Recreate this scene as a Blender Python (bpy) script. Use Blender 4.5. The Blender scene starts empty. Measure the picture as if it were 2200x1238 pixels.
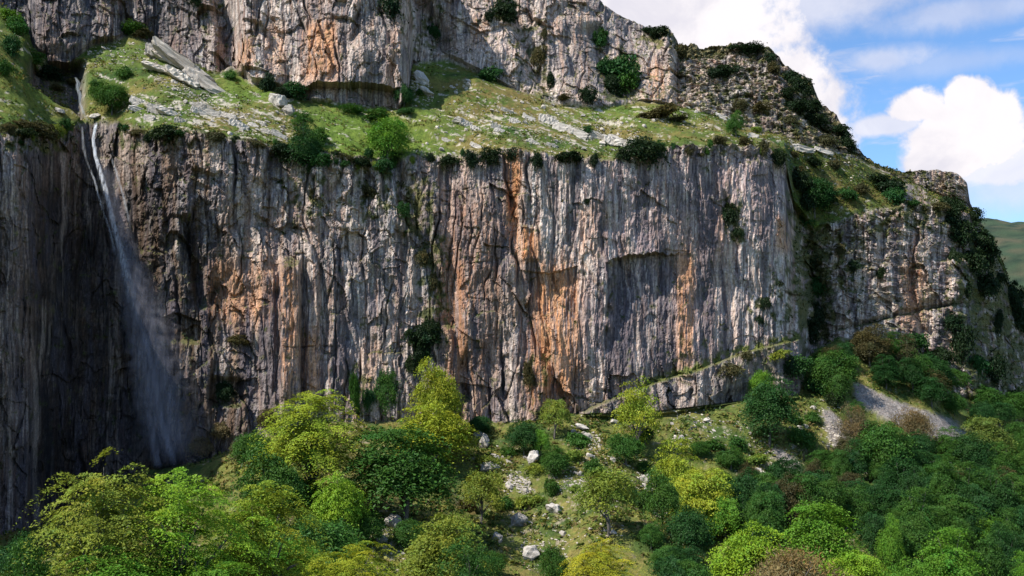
import bpy, math, random
import numpy as np
from mathutils import Vector, Matrix

SC = bpy.context.scene
COL = SC.collection
R_ = math.radians
random.seed(7)

# ------------------------------------------------------------------ camera
F = 2113.0                       # focal length in photo pixels (2200 wide)
CXP, CYP = 1100.0, 619.0
PITCH = math.atan((800 - 619) / F)
cam_d = bpy.data.cameras.new('camera'); cam = bpy.data.objects.new('camera', cam_d); COL.objects.link(cam)
cam_d.sensor_width = 36.0; cam_d.lens = 36.0 * F / 2200.0
cam_d.clip_start = 0.5; cam_d.clip_end = 20000
cam.location = (0, 0, 0); cam.rotation_euler = (math.pi / 2 + PITCH, 0, 0)
SC.camera = cam

# ------------------------------------------------------------------ light
SUN_AZ, SUN_EL = R_(58), R_(49)  # azimuth measured to the left of straight behind the viewer
sdir = Vector((-math.sin(SUN_AZ) * math.cos(SUN_EL), -math.cos(SUN_AZ) * math.cos(SUN_EL), math.sin(SUN_EL)))
sd = bpy.data.lights.new('sun', 'SUN'); sd.energy = 5.0; sd.angle = R_(0.5); sd.color = (1.0, 0.955, 0.88)
sun = bpy.data.objects.new('sun', sd); COL.objects.link(sun)
sun.rotation_euler = (-sdir).to_track_quat('-Z', 'Y').to_euler()
sun.location = (0, 0, 300)
SC.view_settings.view_transform = 'Standard'; SC.view_settings.look = 'None'
SC.view_settings.exposure = 0.45; SC.view_settings.gamma = 1.0
try: SC.view_settings.use_curve_mapping = False
except Exception: pass

W = bpy.data.worlds.new('World'); SC.world = W; W.use_nodes = True
NT = W.node_tree; NT.nodes.clear()

class G:
    """tiny node-graph helper"""
    def __init__(s, nt): s.nt = nt
    def n(s, t, **kw):
        nd = s.nt.nodes.new(t)
        for k, v in kw.items(): setattr(nd, k, v)
        return nd
    def l(s, a, b): s.nt.links.new(a, b)
    def val(s, sock, v):
        if isinstance(v, bpy.types.NodeSocket): s.l(v, sock)
        else: sock.default_value = v
    def m(s, op, a, b=0.0, c=None, clamp=False):
        nd = s.n('ShaderNodeMath', operation=op, use_clamp=clamp)
        s.val(nd.inputs[0], a); s.val(nd.inputs[1], b)
        if c is not None: s.val(nd.inputs[2], c)
        return nd.outputs[0]
    def ss(s, v, a, b, lo=0.0, hi=1.0):
        nd = s.n('ShaderNodeMapRange', interpolation_type='SMOOTHSTEP')
        s.val(nd.inputs[0], v); nd.inputs[1].default_value = a; nd.inputs[2].default_value = b
        nd.inputs[3].default_value = lo; nd.inputs[4].default_value = hi
        return nd.outputs[0]
    def lin(s, v, a, b, lo, hi):
        nd = s.n('ShaderNodeMapRange'); s.val(nd.inputs[0], v)
        for i, q in enumerate((a, b, lo, hi)): nd.inputs[1 + i].default_value = q
        return nd.outputs[0]
    def mix(s, f, a, b, blend='MIX'):
        nd = s.n('ShaderNodeMix', data_type='RGBA', blend_type=blend)
        s.val(nd.inputs[0], f)
        for i, v in ((6, a), (7, b)):
            if isinstance(v, tuple) and len(v) == 3: v = v + (1,)
            s.val(nd.inputs[i], v)
        return nd.outputs[2]
    def noise(s, vec, scale, detail=4, rough=0.6, dist=0.0):
        nd = s.n('ShaderNodeTexNoise'); s.l(vec, nd.inputs['Vector'])
        nd.inputs['Scale'].default_value = scale; nd.inputs['Detail'].default_value = detail
        nd.inputs['Roughness'].default_value = rough; nd.inputs['Distortion'].default_value = dist
        return nd.outputs['Fac']
    def mapping(s, vec, scale=(1, 1, 1), rot=(0, 0, 0), loc=(0, 0, 0)):
        nd = s.n('ShaderNodeMapping'); s.l(vec, nd.inputs[0])
        nd.inputs['Scale'].default_value = scale; nd.inputs['Rotation'].default_value = rot; nd.inputs['Location'].default_value = loc
        return nd.outputs[0]

# sky: Nishita with drifting cloud cover, everything a function of the direction in the sky
g = G(NT)
tc = g.n('ShaderNodeTexCoord').outputs['Generated']
sky = g.n('ShaderNodeTexSky', sky_type='NISHITA'); sky.sun_disc = False
sky.sun_elevation = SUN_EL; sky.sun_rotation = math.atan2(sdir.x, sdir.y)
sky.altitude = 800; sky.air_density = 1.0; sky.dust_density = 0.4; sky.ozone_density = 2.5
sep = g.n('ShaderNodeSeparateXYZ'); g.l(tc, sep.inputs[0])
dx, dy, dz = sep.outputs
n_big = g.noise(g.mapping(tc, (1, 1, 1.8)), 5.0, 6, 0.55, 0.3)
n_med = g.noise(tc, 16.0, 5, 0.6, 0.2)
n_fin = g.noise(tc, 55.0, 6, 0.65, 0.3)
n_wob = g.m('ADD', g.m('SUBTRACT', n_med, 0.5), g.m('MULTIPLY', g.m('SUBTRACT', n_fin, 0.5), 0.45))
azi = g.m('ARCTAN2', dx, dy)                 # compass angle, 0 towards the cliffs
ele = g.m('ARCSINE', dz)
def blob(px, py, rx, ry, soft=0.5, wob=0.5, strength=1.0):
    a = math.atan((px - 1100) / F); e = math.atan((800 - py) / F * math.cos(a))
    u = g.m('DIVIDE', g.m('SUBTRACT', azi, a), rx / F * 0.92)
    v = g.m('DIVIDE', g.m('SUBTRACT', ele, e), ry / F * 0.92)
    r = g.m('SQRT', g.m('ADD', g.m('MULTIPLY', u, u), g.m('MULTIPLY', v, v)))
    r = g.m('ADD', r, g.m('MULTIPLY', n_wob, wob * 2))
    return g.m('MULTIPLY', g.ss(r, 1.0 + soft * 0.5, 1.0 - soft * 0.5), strength)
def gmax(*v):
    o = v[0]
    for q in v[1:]: o = g.m('MAXIMUM', o, q)
    return o
cl = gmax(blob(1390, 30, 395, 285, 0.34, 0.42), blob(1640, 260, 215, 200, 0.34, 0.5),
          blob(2085, 290, 126, 90, 0.36, 0.62), blob(2102, 205, 54, 52, 0.32, 0.65), blob(2150, 240, 62, 50, 0.4, 0.65), blob(1990, 222, 62, 38, 0.42, 0.7),
          blob(1925, 262, 105, 24, 0.8, 0.7, 0.8), blob(2150, 345, 120, 60, 0.6, 0.5, .85), blob(2035, 345, 90, 50, 0.4, 0.55),
          blob(1910, 115, 95, 26, 1.3, 0.9, 0.55), blob(1720, 0, 260, 60, 1.1, 0.7, 0.65), blob(2080, 120, 190, 22, 1.5, 0.9, 0.28),
          blob(2080, 10, 170, 30, 1.4, 0.9, 0.45), blob(2190, 385, 120, 70, 1.2, 0.5, 0.6))
streaks = g.noise(g.mapping(tc, (1.5, 1.5, 9), rot=(0, 0.12, 0)), 7.0, 5, 0.6, 0.6)
cl = gmax(cl, g.m('MULTIPLY', g.ss(streaks, 0.50, 0.72), 0.42))
# the rest of the sky carries the same broken cloud
away = g.ss(g.m('ABSOLUTE', g.m('SUBTRACT', azi, 0.1)), 0.5, 0.75)
high = g.ss(ele, 0.48, 0.62)
cl = gmax(cl, g.m('MULTIPLY', gmax(away, high), g.ss(n_big, 0.55, 0.66)))
tint = g.mix(0.6, sky.outputs[0], (0.60, 0.90, 1.16), 'MULTIPLY')
skyc = g.mix(1.0, tint, (0.135,) * 3, 'MULTIPLY')
shade = g.ss(g.m('ADD', g.m('MULTIPLY', g.noise(tc, 11.0, 6, 0.6, 0.5), .8), g.m('MULTIPLY', cl, .2)), 0.42, 0.68)
cloudc = g.mix(shade, (0.59, 0.575, 0.64), (0.765, 0.73, 0.745))
col = g.mix(cl, skyc, cloudc)
# the ground's own colour below the horizon
col = g.mix(g.ss(dz, 0.0, -0.03), col, (0.05, 0.07, 0.04))
bg = g.n('ShaderNodeBackground'); g.l(col, bg.inputs[0]); bg.inputs[1].default_value = 1.0
out = g.n('ShaderNodeOutputWorld'); g.l(bg.outputs[0], out.inputs[0])

# ------------------------------------------------------------------ numbers
def smooth(a, b, x):
    t = np.clip((x - a) / (b - a), 0, 1); return t * t * (3 - 2 * t)
_rs = np.random.RandomState(11)
_perm = _rs.permutation(4096).astype(np.int32)
_ang = _rs.rand(4096) * 2 * np.pi
_gx, _gy = np.cos(_ang).astype(np.float32), np.sin(_ang).astype(np.float32)
def perlin(x, y, seed=0):
    x = np.asarray(x, np.float64) + seed * 17.37; y = np.asarray(y, np.float64) + seed * 9.71
    xi = np.floor(x).astype(np.int64); yi = np.floor(y).astype(np.int64)
    fx = (x - xi).astype(np.float32); fy = (y - yi).astype(np.float32)
    u = fx * fx * fx * (fx * (fx * 6 - 15) + 10); v = fy * fy * fy * (fy * (fy * 6 - 15) + 10)
    def gr(ix, iy, ax, ay):
        h = _perm[(_perm[(ix + seed * 131) & 4095] + iy) & 4095]
        return _gx[h] * ax + _gy[h] * ay
    n00 = gr(xi, yi, fx, fy); n10 = gr(xi + 1, yi, fx - 1, fy)
    n01 = gr(xi, yi + 1, fx, fy - 1); n11 = gr(xi + 1, yi + 1, fx - 1, fy - 1)
    a = n00 + u * (n10 - n00); b = n01 + u * (n11 - n01)
    return (a + v * (b - a)) * 1.5            # about -1..1
def fbm(x, y, octv=4, seed=0, gain=0.5):
    o = 0; a = 1.0; f = 1.0
    for k in range(octv):
        o = o + a * perlin(x * f, y * f, seed + k); a *= gain; f *= 2.03
    return o
def ridged(x, y, octv=3, seed=0):
    o = 0; a = 1.0; f = 1.0
    for k in range(octv):
        o = o + a * (1 - 2 * np.abs(perlin(x * f, y * f, seed + k))); a *= 0.5; f *= 2.1
    return o

def facets(x, y, seed, tilt=1.0):
    """broken rock: every cell a tilted plane at its own depth; returns relief and a tone per cell"""
    xi = np.floor(x).astype(np.int64); yi = np.floor(y).astype(np.int64)
    best = np.full(x.shape, 9.0, np.float32); rel = np.zeros(x.shape, np.float32); tone = np.zeros(x.shape, np.float32); sec = np.full(x.shape, 9.0, np.float32)
    for a in (-1, 0, 1):
        for b in (-1, 0, 1):
            h = _perm[(_perm[(xi + a + seed * 57) & 4095] + yi + b) & 4095]
            h2 = _perm[(h + 777) & 4095]; h3 = _perm[(h + 1999) & 4095]
            ddx = (x - (xi + a + h / 4096.0)).astype(np.float32); ddy = (y - (yi + b + h2 / 4096.0)).astype(np.float32)
            d = ddx * ddx + ddy * ddy; m = d < best
            sec = np.where(m, best, np.minimum(sec, d)); best = np.where(m, d, best)
            r = (h3 / 4096.0 - .5) * 1.2 + tilt * (ddx * (h / 2048.0 - 1) + ddy * (h2 / 2048.0 - 1.2))
            rel = np.where(m, r, rel); tone = np.where(m, h3 / 4096.0, tone)
    return rel, tone, np.sqrt(sec) - np.sqrt(best)
cp, sp = math.cos(PITCH), math.sin(PITCH)
def unproj(px, py, Y):
    rx = (px - CXP) / F; ru = (CYP - py) / F
    ry = cp - ru * sp; rz = sp + ru * cp
    t = Y / ry
    return rx * t, Y + 0 * t, rz * t
def proj(X, Y, Z):
    d = Y * cp + Z * sp; u = -Y * sp + Z * cp
    return CXP + F * X / d, CYP - F * u / d
def ctrl(pts, k):
    a = np.array(pts, float); return np.interp(PXC, a[:, 0], a[:, k])

# ------------------------------------------------------------------ terrain break lines (photo x, photo y, distance)
PXC = np.concatenate([np.arange(-620, -40, 11.0), np.arange(-40, 2242, 2.3), np.arange(2242, 2900, 11.0)])
RIM = [(-620,240,150),(-300,260,176),(-120,275,205),(-40,285,222),(20,292,226),(60,300,232),(110,285,247),(150,275,257),(180,264,262),(215,264,262),(250,272,258),(290,285,250),(330,290,247),  # out-of-view left end curves forward, shaped to shade the waterfall recess
       (400,285,246),(480,300,247),(560,312,249),(640,328,252),(700,336,254),(800,347,258),(900,342,261),(960,346,262),(1040,335,262),(1100,326,262),(1200,338,265),
       (1300,346,269),(1400,332,274),(1450,320,277),(1560,312,283),(1640,315,288),(1685,340,293),(1705,440,308),(1750,498,318),(1800,482,320),(1870,458,323),
       (1950,442,330),(2040,446,338),(2085,462,346),(2115,505,355),(2150,565,366),(2175,640,378),(2230,700,400),(2400,800,460),(2900,900,600)]
FOOT = [(-620,1330,130),(-300,1230,160),(-120,1180,196),(-40,1160,214),(20,1150,219),(60,1140,226),(110,1120,244),(150,1090,255),(220,1050,257),(300,1010,250),(380,1000,245),(450,985,243),(520,960,242),
        (600,925,243),(700,905,247),(820,905,252),(900,893,256),(1000,903,256),(1080,908,257),(1150,902,258),(1240,888,260),(1340,884,262),(1420,880,266),(1520,868,272),
        (1600,860,277),(1715,850,284),(1740,762,309),(1800,722,314),(1900,742,317),(2000,775,323),(2060,850,322),(2150,885,334),(2230,900,355),(2400,930,420),(2900,960,560)]
UFOOT = [(-620,-200,240),(-300,-100,262),(-60,-30,280),(0,0,284),(50,30,288),(75,100,285),(105,130,283),(150,136,284),(175,112,288),(200,95,292),(250,85,294),(280,66,297),(330,88,295),(400,125,291),
         (460,156,288),(500,142,291),(540,176,285),(600,188,285),(650,214,284),(750,222,285),(860,230,288),(878,200,295),(886,130,318),(930,128,322),(960,122,325),(1040,160,320),
         (1080,178,318),(1170,210,315),(1200,222,316),(1300,230,319),(1375,216,325),(1450,226,326),(1520,244,326),(1600,272,326),(1700,296,328),(1780,316,332),(1838,335,338),
         (1880,358,345),(1940,385,350),(2075,440,356),(2090,458,360),(2115,500,366),(2150,560,377),(2175,635,390),(2230,690,412),(2400,790,475),(2900,890,620)]
UTOP = [(-620,-420,260),(0,-260,300),(200,-220,306),(470,-200,304),(500,-190,300),(870,-170,302),(900,-150,328),(1100,-110,338),(1180,-60,342),(1250,-18,346),(1283,2,350),(1340,40,354),(1390,64,358),(1420,70,356),(1440,68,356),(1450,88,358),(1462,103,366),
        (1530,106,372),(1560,103,370),(1600,98,366),(1640,102,364),(1662,112,363),(1688,150,362),(1715,166,361),(1742,184,360),(1764,228,358),(1798,258,356),(1838,322,352),
        (1880,352,352),(1935,371,356),(1985,368,357),(2020,368,358),(2060,378,360),(2078,398,362),(2084,436,364),(2093,455,366),(2118,498,372),(2153,558,383),(2178,633,396),(2233,688,418),(2400,785,480),(2900,880,630)]
B1 = [(-620,1500,70),(0,1480,85),(300,1440,100),(520,1400,110),(800,1345,140),(1000,1310,160),(1200,1290,172),(1500,1280,172),(1800,1275,180),(2000,1270,185),(2200,1270,195),(2900,1270,250)]
MID = [(-620,1400,100),(0,1260,150),(300,1160,180),(520,1110,185),(700,1060,198),(850,1075,205),(1000,1060,214),(1150,1080,218),(1300,1090,216),(1450,1080,222),(1600,1060,230),(1800,990,258),(1900,960,270),(2000,975,270),(2200,1010,280),(2900,1080,400)]

def line(pts):
    return np.stack(unproj(PXC, ctrl(pts, 1), ctrl(pts, 2)), 1)      # (ncol,3)
L_b1, L_mid, L_foot, L_rim, L_uf, L_ut = map(line, (B1, MID, FOOT, RIM, UFOOT, UTOP))
dirx = (PXC - CXP) / F
def polar(Y, z):
    return np.stack([dirx * Y, np.full_like(dirx, Y), np.full_like(dirx, z)], 1)
L_m2, L_m1, L_0 = polar(3.0, -2.2), polar(22.0, -12.0), polar(55.0, -33.0)
L_back = L_ut.copy(); L_back[:, 1] += 60; L_back[:, 0] += 60 * dirx; L_back[:, 2] -= 8
L_back2 = L_back.copy(); L_back2[:, 1] += 200; L_back2[:, 0] += 200 * dirx; L_back2[:, 2] -= 130
segs = [(L_m2, L_m1, 6, 0), (L_m1, L_0, 8, 0), (L_0, L_b1, 16, 0), (L_b1, L_mid, 95, 0), (L_mid, L_foot, 105, 0),
        (L_foot, L_rim, 270, 1), (L_rim, L_uf, 110, 2), (L_uf, L_ut, 185, 3), (L_ut, L_back, 10, 4), (L_back, L_back2, 3, 4)]
rows = []; reg = []; tt = []
for a, b, n, r in segs:
    for k in range(n):
        t = k / n; rows.append(a + (b - a) * t); reg.append(r); tt.append(t)
rows.append(L_back2); reg.append(4); tt.append(1.0)
P = np.array(rows); REG = np.array(reg); TT = np.array(tt)
NR, NC = P.shape[:2]
PX = np.broadcast_to(PXC[None, :], (NR, NC)).copy()
_, PY = proj(P[..., 0], P[..., 1], P[..., 2])
PY[:20] = 2500
S = PX * 0.123; Z = P[..., 2].copy(); X0 = P[..., 0].copy(); Y0 = P[..., 1].copy()
Rr = np.broadcast_to(REG[:, None], (NR, NC)); Tt = np.broadcast_to(TT[:, None], (NR, NC))
rock = np.where((Rr == 1) | (Rr == 3), 1.0, 0.0)
# soften rockiness at the ends of every wall
t_in = np.where(Rr == 2, np.minimum(Tt, 1 - Tt), 0)
rock = np.where(Rr == 2, np.clip(1 - t_in * 14, 0, 1), rock)
rock = np.where((Rr == 0) & (np.arange(NR)[:, None] > 125), np.clip((Tt - 0.965) * 28, 0, 1), rock)
rock = np.where(Rr == 4, np.where(np.arange(NR)[:, None] < NR - 6, 0.6, 0.2), rock)

def box(x0, x1, y0, y1, sx=6, sy=8):
    return smooth(x0 - sx, x0 + sx, PX) * (1 - smooth(x1 - sx, x1 + sx, PX)) * smooth(y0 - sy, y0 + sy, PY) * (1 - smooth(y1 - sy, y1 + sy, PY))
def poly_y(pts):
    a = np.array(pts, float); return np.interp(PX, a[:, 0], a[:, 1])
def poly_x(pts):                                      # a line running down the wall: (y, x)
    a = np.array(pts, float); return np.interp(PY, a[:, 0], a[:, 1])
def crack(pts, w, y0=None, y1=None):
    a = np.array(pts, float)
    m = np.exp(-((PX - np.interp(PY, a[:, 0], a[:, 1])) / w) ** 2)
    return m * smooth(a[0, 0] - 12, a[0, 0] + 12, PY) * (1 - smooth(a[-1, 0] - 12, a[-1, 0] + 12, PY))
def hcrack(pts, w):
    a = np.array(pts, float)
    m = np.exp(-((PY - np.interp(PX, a[:, 0], a[:, 1])) / w) ** 2)
    return m * smooth(a[0, 0] - 6, a[0, 0] + 6, PX) * (1 - smooth(a[-1, 0] - 6, a[-1, 0] + 6, PX))

# ---- relief of the walls, metres towards the valley
wx = fbm(S * 0.08, Z * 0.06, 3, 3) * 1.6
big = fbm(S * 0.045 + wx * 0.1, Z * 0.018, 3, 20)
med = ridged((S + wx) * 0.16, Z * 0.035, 2, 30)
flu = ridged((S + wx * 0.7) * 0.42, Z * 0.05, 3, 40)
fine = fbm((S + wx * 0.4) * 1.5, Z * 0.32, 3, 50, 0.6)
blk = fbm(S * 0.22, Z * 0.30, 3, 60, 0.55)
stp = np.floor(blk * 3.2 + fbm(S * 0.06, Z * 0.2, 2, 66) * 1.2) / 3.2
pit = np.clip(perlin(S * 0.9, Z * 0.9, 71) - 0.35, 0, 1)
strata = fbm(S * 0.02 + Z * 0.01, Z * 0.55 + S * 0.035, 3, 75)
smooth_wall = box(1180, 1690, 320, 800, 40, 30)         # the tall even sheet of the main wall
rough_wall = np.clip(box(1720, 2260, 380, 900, 20, 30) + box(1440, 1850, 90, 345, 20, 10) + box(240, 460, 280, 560, 40, 40) * 0.6, 0, 1)
flute = np.clip(smooth_wall + box(560, 920, 560, 920, 40, 40) * .8 + box(930, 1180, 340, 900, 20, 40) * .6 + box(540, 870, -200, 240, 30, 30) * .25 + box(0, 240, 280, 1150, 20, 20) * .6 + box(878, 1450, -200, 240, 10, 20) * .4 + 0.25 * fbm(S * .05, Z * .05, 2, 95), 0, 1)
knob_z = np.clip(1 - flute, 0, 1)
wS = S + fbm(S * .12, Z * .12, 3, 96) * 1.8; wZ = Z + fbm(S * .11, Z * .13, 3, 97) * 2.2
fa, ta, ea = facets(wS / 7.5 + wZ * .03, wZ / 13.0, 1); fb, tb, eb = facets(wS / 2.9, wZ / 4.6 + wS * .12, 2); fc, tc_, ec = facets(wS / 1.15, wZ / 1.5, 3)
H = (big * 3.6 + med * 0.7 * (1 - 0.45 * smooth_wall) + fa * (0.45 + 1.5 * knob_z) + fb * (0.12 + 0.85 * knob_z) + fc * (0.02 + 0.24 * knob_z)
     + (flu + .55 * ridged((S + wx * .5) * 1.1, Z * .03, 2, 44)) * (0.10 + 0.34 * flute) + fine * (0.16 + .12 * flute) + stp * (0.25 + 1.2 * rough_wall) - pit * 0.9 * knob_z + strata * (0.06 + 0.35 * rough_wall))
cv = perlin(S * .11 + wx * .12 + Z * .006, Z * .014, 351); cv2 = perlin(S * .24 + wx * .2 - Z * .012, Z * .03, 352); ch = perlin(S * .035, Z * .17 + wx * .12, 353)
zone1 = smooth(-.3, .3, perlin(S * .07, Z * .06, 354)); zone2 = smooth(0., .5, perlin(S * .06, Z * .09, 355))
joint = np.maximum(np.exp(-(cv / .055) ** 2) * zone1, .7 * np.exp(-(cv2 / .06) ** 2) * (1 - zone1 * .6)); joint = joint * (1 - .68 * smooth_wall) * (.45 + .55 * smooth(-.3, .4, perlin(S * .16, Z * .05, 356)))
bed = np.exp(-(ch / .035) ** 2) * zone2 * (1 - .85 * smooth_wall) * smooth(-.1, .4, perlin(S * .3, Z * .2, 357))
H += -2.3 * joint - .8 * bed
# roofs, ledges and clefts of this very cliff
roof_y = poly_y([(1300, 566), (1318, 556), (1335, 553), (1352, 546), (1385, 549), (1402, 541), (1425, 545)]) + 5 * perlin(S * .7, S * 0, 362)
below = np.where(PY > roof_y, 1.0, 0.0)
rgx = PX + 14 * perlin(S * .5, Z * .25, 361)
H += -5.2 * below * smooth(1302, 1318, rgx) * (1 - smooth(1400, 1475, rgx)) * (1 - smooth(580, 800, PY))
H += -0.5 * np.where(PY > poly_y([(1420, 536), (1560, 541)]), 1, 0) * box(1424, 1480, 500, 640, 4, 30)
H += -1.1 * np.where(PY > poly_y([(1118, 580), (1180, 588), (1240, 572)]), 1, 0) * box(1118, 1240, 540, 680, 4, 30)
H += 1.3 * box(1110, 1160, 486, 560, 4, 5)
H += 3.0 * box(604, 645, 560, 850, 5, 20) - 2.6 * crack([(560, 655), (700, 650), (850, 652)], 9) - 2.2 * crack([(620, 596), (840, 594)], 7)
H += -4.5 * crack([(470, 398), (540, 410), (620, 428), (660, 434)], 13)
H += -2.6 * np.where(PY > poly_y([(330, 690), (380, 672), (430, 690)]), 1, 0) * box(350, 430, 600, 735, 5, 8)
H += -3.2 * box(452, 522, 815, 872, 8, 8)
H += -2.0 * crack([(330, 1090), (480, 1108), (600, 1118), (760, 1130)], 8)
H += -2.4 * crack([(360, 955), (560, 968), (760, 985), (860, 1005)], 12)
H += -4.0 * crack([(330, 845), (430, 880), (560, 930), (700, 965)], 17)
H += -2.2 * crack([(320, 1240), (520, 1222), (640, 1300)], 5) * 0.5
H += -2.6 * crack([(650, 1128), (720, 1150), (800, 1190), (880, 1225)], 10) + 2.2 * crack([(700, 1170), (780, 1205), (880, 1240)], 14)
H += -2.0 * crack([(420, 1560), (520, 1578), (640, 1570), (760, 1566)], 10)
H += -1.6 * crack([(520, 1675), (600, 1700), (700, 1722)], 10)
H += -9.0 * crack([(360, 1700), (500, 1722), (620, 1755), (740, 1770)], 26)
H += -3.5 * crack([(480, 1900), (600, 1890), (700, 1930)], 9) - 2.6 * crack([(520, 1955), (640, 1962), (740, 1985)], 7)
H += -2.6 * hcrack([(1790, 708), (1900, 682), (1980, 662), (2065, 650)], 4.5)
H += 5.0 * crack([(560, 2060), (700, 2075), (860, 2105)], 30)
led = poly_y([(1236, 893), (1290, 868), (1420, 818), (1500, 796), (1600, 757), (1725, 728)])
lower_band = smooth(-3, 3, PY - led) * smooth(1240, 1262, PX) * (1 - smooth(1716, 1732, PX)) * (Rr == 1)
H += (3.4 + 1.6 * np.clip(fbm(S * .12, Z * .1, 3, 99) + .5, 0, 1)) * lower_band
led2 = poly_y([(1800, 700), (1900, 690), (2100, 640)])
# the upper wall
H += np.where(Rr == 3, 1, 0) * (5.5 * box(512, 872, -300, 260, 10, 10)
     - 6.0 * np.where(PY > poly_y([(640, 206), (680, 190), (740, 194), (800, 188), (850, 198)]), 1, 0) * box(640, 856, 100, 300, 6, 5)
     - 8.0 * crack([(-60, 470), (60, 488), (150, 500)], 22)
     - 3.5 * crack([(-60, 270), (60, 275), (100, 300)], 14)
     + 3.5 * box(60, 250, -200, 110, 30, 20)
     - 7.0 * crack([(-80, 872), (0, 905), (60, 938), (110, 955)], 20)
     - 4.5 * crack([(-60, 1085), (20, 1100), (110, 1140), (200, 1180)], 16)
     + 3.0 * box(960, 1120, -100, 190, 30, 20)
     - 6.5 * crack([(60, 1278), (130, 1300), (210, 1335)], 30)
     + 3.0 * box(1372, 1450, 80, 235, 12, 20)
     - 2.0 * crack([(80, 1215), (200, 1250)], 10))
H += np.where(Rr == 3, 1, 0) * rough_wall * fbm(S * 0.35, Z * 0.45, 3, 90, 0.6) * 1.7
# the stream's slot above the lip
slot = box(62, 180, 136, 250, 14, 8) * (Rr == 2) * (1 - smooth(-5, 5, PY - (160 + (PX - 45) * .68)) * (PX < 172))
lipslot = np.exp(-((PX - 188) / 20) ** 2) * np.exp(-((PY - 262) / 30) ** 2)

lb0 = np.where(Rr == 0, smooth(.93, .99, Tt) * smooth(1240, 1262, PX) * (1 - smooth(1716, 1732, PX)) * (np.arange(NR)[:, None] > 125), 0)
und = np.clip(H, -14, 14) * rock - slot * 10 - lipslot * 2.5 + 5.0 * lb0 * (1 - rock)
dl = np.hypot(P[..., 0], P[..., 1]); ux = -P[..., 0] / dl; uy = -P[..., 1] / dl
P[..., 0] += ux * und; P[..., 1] += uy * und
# meadow and hillside: rolling ground, in world x/y
soft = 1 - rock
mw = np.where(Rr == 2, np.clip(np.minimum(Tt, 1 - Tt) * 6, 0, 1), 0)
mead = fbm(X0 * 0.045, Y0 * 0.06, 3, 100) * 1.6 + fbm(X0 * 0.28 , Y0 * 0.35, 3, 104) * 0.45
terr = (perlin(X0 * 0.02, (P[..., 2] * 0.32 + X0 * 0.10), 108)) * 0.9
P[..., 2] += mw * (mead + terr * 0.8) * 1.0
hw = np.where(Rr == 0, 1.0, 0.0) * np.clip(np.where(np.arange(NR)[:, None] >= 125, (1 - Tt) * 8, 1), 0, 1)
hill = fbm(X0 * 0.03, Y0 * 0.025, 3, 120) * 2.6 + fbm(X0 * 0.2, Y0 * 0.2, 4, 124) * 0.55
spur = 4.5 * np.exp(-((PX - (1130 + (PY - 950) * 0.9)) / 110) ** 2) - 3.5 * np.exp(-((PX - (1400 + (PY - 950) * 0.7)) / 70) ** 2) - 2.5 * np.exp(-((PX - (1000 + (PY - 1050) * 1.1)) / 60) ** 2)
hwf = hw * np.clip((Y0 - 20) / 60, 0, 1)
P[..., 2] += hwf * (hill + spur * smooth(930, 1010, PY) * (PY < 1400))
# ragged rims
rim_j = fbm(S * 0.35, S * 0 + 3.1, 4, 130) * 1.1
rim_w = np.where(Rr == 1, np.clip(Tt * 10 - 9, 0, 1), 0) + np.where(Rr == 2, np.clip(1 - Tt * 10, 0, 1), 0)
P[..., 2] += rim_w * rim_j
ut_w = np.where(Rr == 3, np.clip(Tt * 5 - 4, 0, 1), 0) + (Rr == 4) * 1.0
P[..., 2] += ut_w * (ridged(S * 0.16, S * 0, 4, 140) * 1.1 + fbm(S * 0.7, S * 0 + 9, 3, 143) * 0.7) * smooth(1290, 1420, PX) * (1 - smooth(1850, 1900, PX) * 0.75)

# ------------------------------------------------------------------ colours of the ground (stone and turf, with some shade put into the walls' colour)
PXf, PYf = proj(P[..., 0], np.maximum(P[..., 1], 1), P[..., 2])
def C(r, g_, b): return np.array([r, g_, b], np.float32)
def lerp(a, b, t): return a + (b - a) * t[..., None]
wob = fbm(S * 0.12, Z * 0.05, 3, 150)
vs1 = fbm((S + wob) * 0.9, Z * 0.035, 4, 160, 0.6)          # vertical streak families
vs2 = fbm((S + wob) * 2.6, Z * 0.08, 3, 170, 0.6)
vs3 = fbm((S + wob) * 0.35, Z * 0.03, 3, 180)
pat = fbm(S * 0.10, Z * 0.10, 4, 190)
spk = fbm(S * 1.6, Z * 1.6, 3, 200, 0.7)
grey = C(.200, .178, .182); beige = C(.41, .335, .285); pale = C(.66, .60, .55); dark = C(.045, .042, .048)
orng = C(.50, .25, .115); rust = C(.26, .105, .040); brown = C(.17, .105, .055); moss = C(.060, .075, .022)
c = lerp(np.broadcast_to(grey, P.shape), beige, smooth(-0.45, 0.55, vs1 * 0.6 + pat * 0.7 + vs2 * 0.35))
pinkzone = np.clip(box(1250, 1740, 330, 790, 60, 40) + box(1750, 2060, 450, 760, 20, 20) * 0.7, 0, 1)
c = lerp(c, C(.37, .28, .275), pinkzone * 0.75)
c = c * (0.78 + 0.30 * ta + 0.16 * tb)[..., None]
bluez = np.clip(smooth(.1, .6, fbm(S * .045, Z * .03, 3, 197)), 0, 1)
c = lerp(c, C(.185, .17, .185), bluez * .4)
pinkp = smooth(.05, .6, fbm(S * .06 + 9, Z * .05, 3, 198) + vs3 * .3)
c = lerp(c, C(.44, .32, .27), pinkp * .5)
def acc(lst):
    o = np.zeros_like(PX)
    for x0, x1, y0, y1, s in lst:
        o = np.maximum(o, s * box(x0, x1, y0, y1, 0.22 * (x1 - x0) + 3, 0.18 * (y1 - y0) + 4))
    return o
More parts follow.
